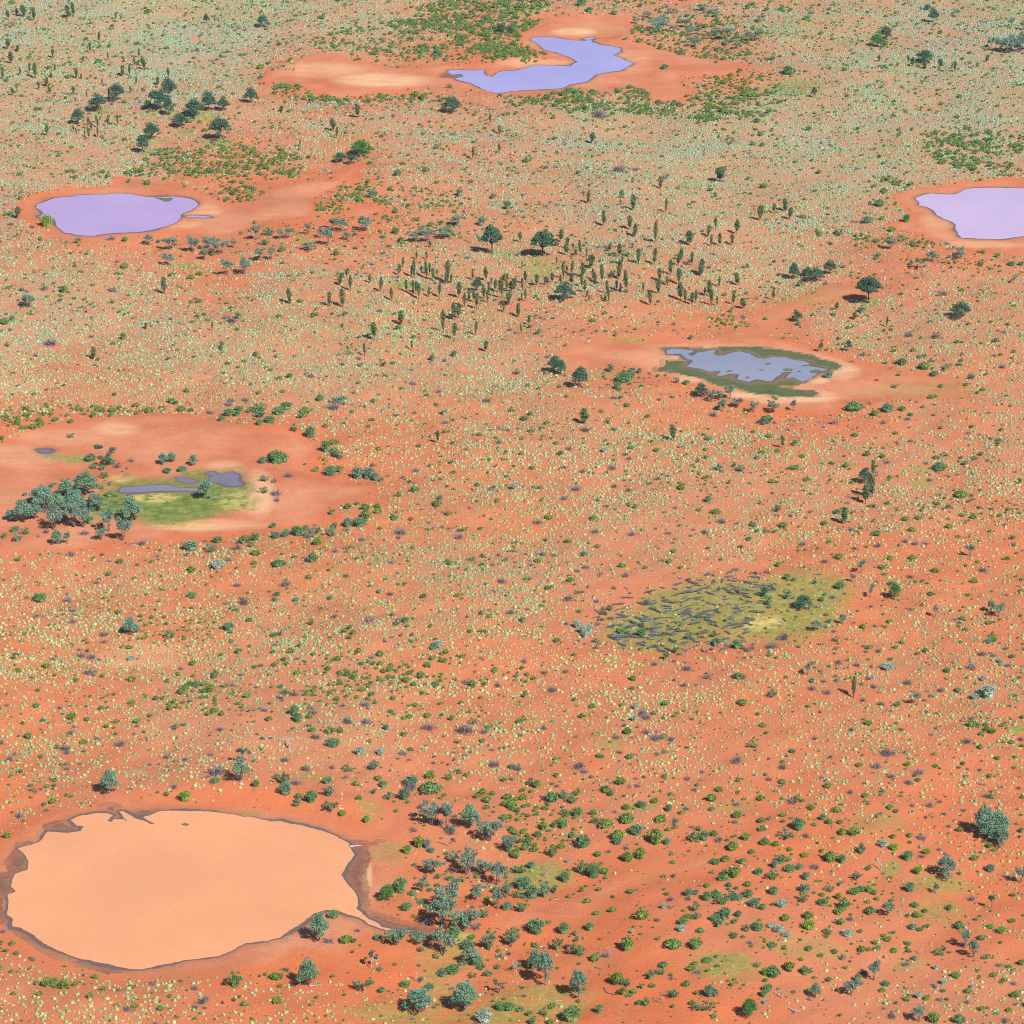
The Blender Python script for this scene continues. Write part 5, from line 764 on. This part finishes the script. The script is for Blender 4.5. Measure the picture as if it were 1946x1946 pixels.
log(2,3,'20,0 20,0'.replace('20,0 20,0', '120,872 160,870 190,868'), .10, 'thin white stick lying on the yellow grass')
log(2,3,'160,835 178,852 192,868', .10, 'short dark stick beside the white one on the grass', M_LOG)
log(2,3,'615,832 650,822 685,816', .16, 'pale log beside the bare tree at burnt patch end')
log(3,0,'1480,190 1530,170 1590,158 1640,145', .22, 'long grey fallen trunk left of the dark crown', M_LOG, .2)
log(3,1,'520,1320 550,1335 590,1360', .16, 'grey crooked log near the bank tree of the orange pool', M_LOG)
log(3,3,'200,1870 235,1895 265,1905 290,1880', .12, 'grey forked log at the bottom edge', M_DEAD)
log(2,2,'955,850 985,862 1010,872', .14, 'thick dark log in the burnt patch, upper left end', M_LOG)
log(1,0,'1530,1800 1570,1812 1610,1808', .10, 'pale stick lying behind the gum at swamp pond', M_DEAD)
log(3,3,'1455,868 1465,880 1475,890', .10, 'tiny dark stick on sand right of the lacy tree', M_LOG)

# ------------------------------------------------------------------ uncountable cover: one object each, geometry nodes over real positions
def stuff(name, label, cat, P, S, R, V, protos, mat):
    n = len(P); me = bpy.data.meshes.new(name); me.vertices.add(n); me.vertices.foreach_set('co', np.asarray(P, np.float32).ravel())
    a = me.attributes.new('scl', 'FLOAT_VECTOR', 'POINT'); a.data.foreach_set('vector', np.asarray(S, np.float32).ravel())
    a = me.attributes.new('rot', 'FLOAT_VECTOR', 'POINT'); a.data.foreach_set('vector', np.asarray(R, np.float32).ravel())
    a = me.attributes.new('var', 'INT', 'POINT'); a.data.foreach_set('value', np.asarray(V, np.int32))
    me.materials.append(mat); o = link(name, me); ng = bpy.data.node_groups.new(name, 'GeometryNodeTree')
    ng.interface.new_socket('Geometry', in_out='INPUT', socket_type='NodeSocketGeometry'); ng.interface.new_socket('Geometry', in_out='OUTPUT', socket_type='NodeSocketGeometry')
    gi = ng.nodes.new('NodeGroupInput'); go = ng.nodes.new('NodeGroupOutput'); jn = ng.nodes.new('GeometryNodeJoinGeometry')
    def attr(nm, ty):
        q = ng.nodes.new('GeometryNodeInputNamedAttribute'); q.data_type = ty; q.inputs[0].default_value = nm; return q.outputs[0]
    sc, ro, va = attr('scl', 'FLOAT_VECTOR'), attr('rot', 'FLOAT_VECTOR'), attr('var', 'INT')
    for i, pm in enumerate(protos):
        src = bpy.data.objects.new(name + '_source', pm)       # shape source, not placed in the scene
        oi = ng.nodes.new('GeometryNodeObjectInfo'); oi.inputs[0].default_value = src; oi.transform_space = 'ORIGINAL'
        cp = ng.nodes.new('FunctionNodeCompare'); cp.data_type = 'INT'; cp.operation = 'EQUAL'; ng.links.new(va, cp.inputs[2]); cp.inputs[3].default_value = i
        ip = ng.nodes.new('GeometryNodeInstanceOnPoints'); ng.links.new(gi.outputs[0], ip.inputs['Points']); ng.links.new(cp.outputs[0], ip.inputs['Selection'])
        ng.links.new(oi.outputs['Geometry'], ip.inputs['Instance']); ng.links.new(ro, ip.inputs['Rotation']); ng.links.new(sc, ip.inputs['Scale']); ng.links.new(ip.outputs[0], jn.inputs[0])
    ng.links.new(jn.outputs[0], go.inputs[0]); md = o.modifiers.new('scatter', 'NODES'); md.node_group = ng
    o['kind'] = 'stuff'; o['label'] = label; o['category'] = cat
    return o
def jitter_grid(cell, seed, y0=-140, y1=2120, x0=-260, x1=2200):
    rg = np.random.default_rng(seed); ya = float(ground(W0 / 2, y1)[1]); yb = float(ground(W0 / 2, y0)[1]); xm = float(ground(x1, y0)[0])
    gx = np.arange(-xm, xm, cell); gy = np.arange(ya, yb, cell); X, Y = np.meshgrid(gx, gy); X = X + rg.uniform(-.5, .5, X.shape) * cell; Y = Y + rg.uniform(-.5, .5, X.shape) * cell
    p, q = pix(X, Y); ok = (p > x0) & (p < x1); return X[ok], Y[ok], p[ok], q[ok], rg
TP = np.array(TREEPOS)
def clear_of_things(X, Y, extra=.35):
    ok = np.ones(X.shape, bool); cell = {}
    kx = np.floor(X / 6).astype(int); ky = np.floor(Y / 6).astype(int); order = np.lexsort((kx, ky)); key = ky.astype(np.int64) * 100000 + kx
    so = np.argsort(key); ks = key[so]
    for tx, ty, tr_ in TP:
        for dx in (-1, 0, 1):
            for dy in (-1, 0, 1):
                kk = (math.floor(ty / 6) + dy) * 100000 + math.floor(tx / 6) + dx; a = np.searchsorted(ks, kk); b = np.searchsorted(ks, kk, 'right'); ii = so[a:b]
                ok[ii] &= (X[ii] - tx) ** 2 + (Y[ii] - ty) ** 2 > (tr_ + extra) ** 2
    return ok
def clear_ground(X, Y, pan=1.0): 
    return (samp(PD, X, Y) > pan) & (samp(WD, X, Y) > 3) & (samp(RD, X, Y) > 1.5) & (samp(SD, X, Y) > 1)
# spinifex
X, Y, p, q_, rg = jitter_grid(.80, 1)
d = spin_density(p, q_) / 9
far = sm(-q_, -1100, -100)
gr = np.zeros(p.shape)
for cx, cy, rx, ry, a in GRASS: gr = np.maximum(gr, a * np.clip(1.2 - ((p - cx) / rx) ** 2 - ((q_ - cy) / ry) ** 2, 0, 1))
dens = np.clip(d * (.88 + .12 * far) + .34 * wob(X, Y, 26, 4) * np.sqrt(d) + .30 * wob(X, Y, 6, 5) * np.sqrt(d), 0, .95) * (1 - .8 * gr)
ok = (rg.random(p.shape) < dens * .86) & clear_ground(X, Y, .5); X, Y, p, q_ = X[ok], Y[ok], p[ok], q_[ok]
ok = clear_of_things(X, Y); X, Y, p, q_ = X[ok], Y[ok], p[ok], q_[ok]
n = len(X); S = rg.lognormal(-.68, .33, n) * (1 + .22 * wob(X, Y, 45, 8)); S = np.clip(S, .22, 1.0) * .84; Zs = samp(Z, X, Y)
P = np.stack([X, Y, Zs - .02], 1); SC = np.stack([S * rg.uniform(.85, 1.2, n), S * rg.uniform(.85, 1.2, n), S * rg.uniform(.8, 1.15, n)], 1); R = np.stack([np.zeros(n), np.zeros(n), rg.uniform(0, 6.283, n)], 1); V = rg.integers(0, 4, n)
vis = (p > 8) & (p < W0 - 8) & (q_ > 8) & (q_ < W0 - 8); score = np.where(vis, S / np.hypot(np.hypot(X, Y), HC), 0); big = np.argsort(-score)[:300]
for i in big:
    o = bpy.data.objects.new('spinifex_hummock', SPINM[V[i]]); COL.objects.link(o); o.location = P[i]; o.rotation_euler = R[i]; o.scale = SC[i]
    note(o, 'large pale spinifex hummock', 'grass', 'large spinifex hummocks', float(p[i]), float(q_[i]))
m_ = np.ones(n, bool); m_[big] = False
stuff('spinifex_grass', 'pale yellow green spinifex hummocks covering the red sand plain', 'grass', P[m_], SC[m_], R[m_], V[m_], SPINM, M_SPIN)
print('spinifex', n)
# green shrubs, seedlings and olive tufts
X, Y, p, q_, rg = jitter_grid(1.15, 2)
d = .33 + .08 * sm(-q_, -650, -20)
for cx, cy, rx, ry, a in THICK: d = np.maximum(d, a / 9 * np.clip(1.5 - (((p - cx) / rx) ** 2 + ((q_ - cy) / ry) ** 2) * (1 + .5 * wob(X, Y, 40, 31)), 0, 1))
dens = np.clip(d * .43 + .22 * np.sqrt(d) * wob(X, Y, 24, 14), 0, .55)
ok = (rg.random(p.shape) < dens) & clear_ground(X, Y, -.3); X, Y, p, q_, d = X[ok], Y[ok], p[ok], q_[ok], d[ok]
ok = clear_of_things(X, Y, .5); X, Y, p, q_, d = X[ok], Y[ok], p[ok], q_[ok], d[ok]
n = len(X); inthick = sm(d, .42, .66); S = rg.lognormal(-.85, .42, n) * (1 + .42 * inthick) * (1 + .25 * sm(-q_, -700, -100)); S = np.clip(S, .2, 1.9)
small = rg.random(n) < (1 - inthick) * .72; S = np.where(small, S * .62, S) * (1 + .25 * sm(-q_, -600, 0))
P = np.stack([X, Y, samp(Z, X, Y) - .02], 1); SC = np.stack([S * rg.uniform(.85, 1.25, n), S * rg.uniform(.85, 1.2, n), S * rg.uniform(.7, 1.05, n)], 1)
E_ = np.array(EXTRA['B']); ne = len(E_); P = np.concatenate([P, np.stack([E_[:, 0], E_[:, 1], samp(Z, E_[:, 0], E_[:, 1]) - .02], 1)]); SC = np.concatenate([SC, np.stack([E_[:, 2], E_[:, 2], E_[:, 3]], 1)])
n = len(P); R = np.stack([np.zeros(n), np.zeros(n), rg.uniform(0, 6.283, n)], 1)
stuff('small_green_shrubs', 'small olive and green shrubs scattered thickly over the plain', 'shrubs', P, SC, R, rg.integers(0, 5, n), BUSH['B'], M_SHRUB)
print('shrubs', n)
# grey bushes and dead twigs
for key, nm, lab, cat, cell, base_, smin in (('S', 'low_grey_bushes', 'low grey green bushes scattered across the plain', 'bushes', 3.0, .085, .5), ('W', 'dead_twig_heaps', 'small dead grey twig heaps scattered across the plain', 'dead bushes', 3.2, .13, .4)):
    X, Y, p, q_, rg = jitter_grid(cell, 3 if key == 'S' else 4)
    d = np.clip(base_ * (1 + 1.2 * wob(X, Y, 60, 24)), 0, 1) * np.clip(spin_density(p, q_) / 4 + .3, 0, 1)
    if key == 'S':
        for cx, cy, rx, ry, a in [(1330,70,130,60,.55),(620,460,130,40,.3),(1650,200,300,80,.12),(850,1700,150,130,.5),(1000,1760,160,80,.35),(1350,1700,120,60,.4),(950,1880,300,60,.25),(160,960,130,60,.6),(1190,720,70,30,.5),(350,110,250,90,.15),(780,410,120,40,.3),(1550,1830,200,80,.15)]:
            d = np.maximum(d, a * np.clip(1.2 - ((p - cx) / rx) ** 2 - ((q_ - cy) / ry) ** 2, 0, 1))
    else:
        for cx, cy, rx, ry, a in [(1240,1400,80,40,.5),(1190,725,70,30,.6),(1500,800,90,25,.6),(1400,1180,200,70,.25),(1700,1290,130,30,.25),(900,1650,180,150,.3),(1000,1850,300,80,.22),(480,1420,100,50,.2)]:
            d = np.maximum(d, a * np.clip(1.2 - ((p - cx) / rx) ** 2 - ((q_ - cy) / ry) ** 2, 0, 1))
    free = np.zeros(p.shape, bool)
    for cx, cy, rx, ry in [(150,950,110,40),(200,985,60,25),(210,895,60,14),(1190,725,70,24)]: free |= ((p - cx) / rx) ** 2 + ((q_ - cy) / ry) ** 2 < 1
    d = np.where(free, .8 if key == 'S' else .25, d)
    ok = (rg.random(p.shape) < d) & (clear_ground(X, Y, .5) | (free & (samp(WD, X, Y) > 2))); X, Y, q_ = X[ok], Y[ok], q_[ok]; ok = clear_of_things(X, Y, .5); X, Y = X[ok], Y[ok]
    n = len(X); S = np.clip(rg.lognormal(-.1, .35, n), smin, 2.0); P = np.stack([X, Y, samp(Z, X, Y) - .02], 1); SC = np.stack([S, S * rg.uniform(.8, 1.1, n), S * rg.uniform(.45, .8, n)], 1)
    E_ = np.array(EXTRA[key]) if EXTRA[key] else np.zeros((0, 4))
    if len(E_): P = np.concatenate([P, np.stack([E_[:, 0], E_[:, 1], samp(Z, E_[:, 0], E_[:, 1]) - .02], 1)]); SC = np.concatenate([SC, np.stack([E_[:, 2], E_[:, 2], E_[:, 3]], 1)])
    n = len(P); R = np.stack([np.zeros(n), np.zeros(n), rg.uniform(0, 6.283, n)], 1); print(nm, n)
    stuff(nm, lab, cat, P, SC, R, rg.integers(0, len(BUSH[key]), n), BUSH[key], M_GREY if key == 'S' else M_TWIG)
finish_labels()
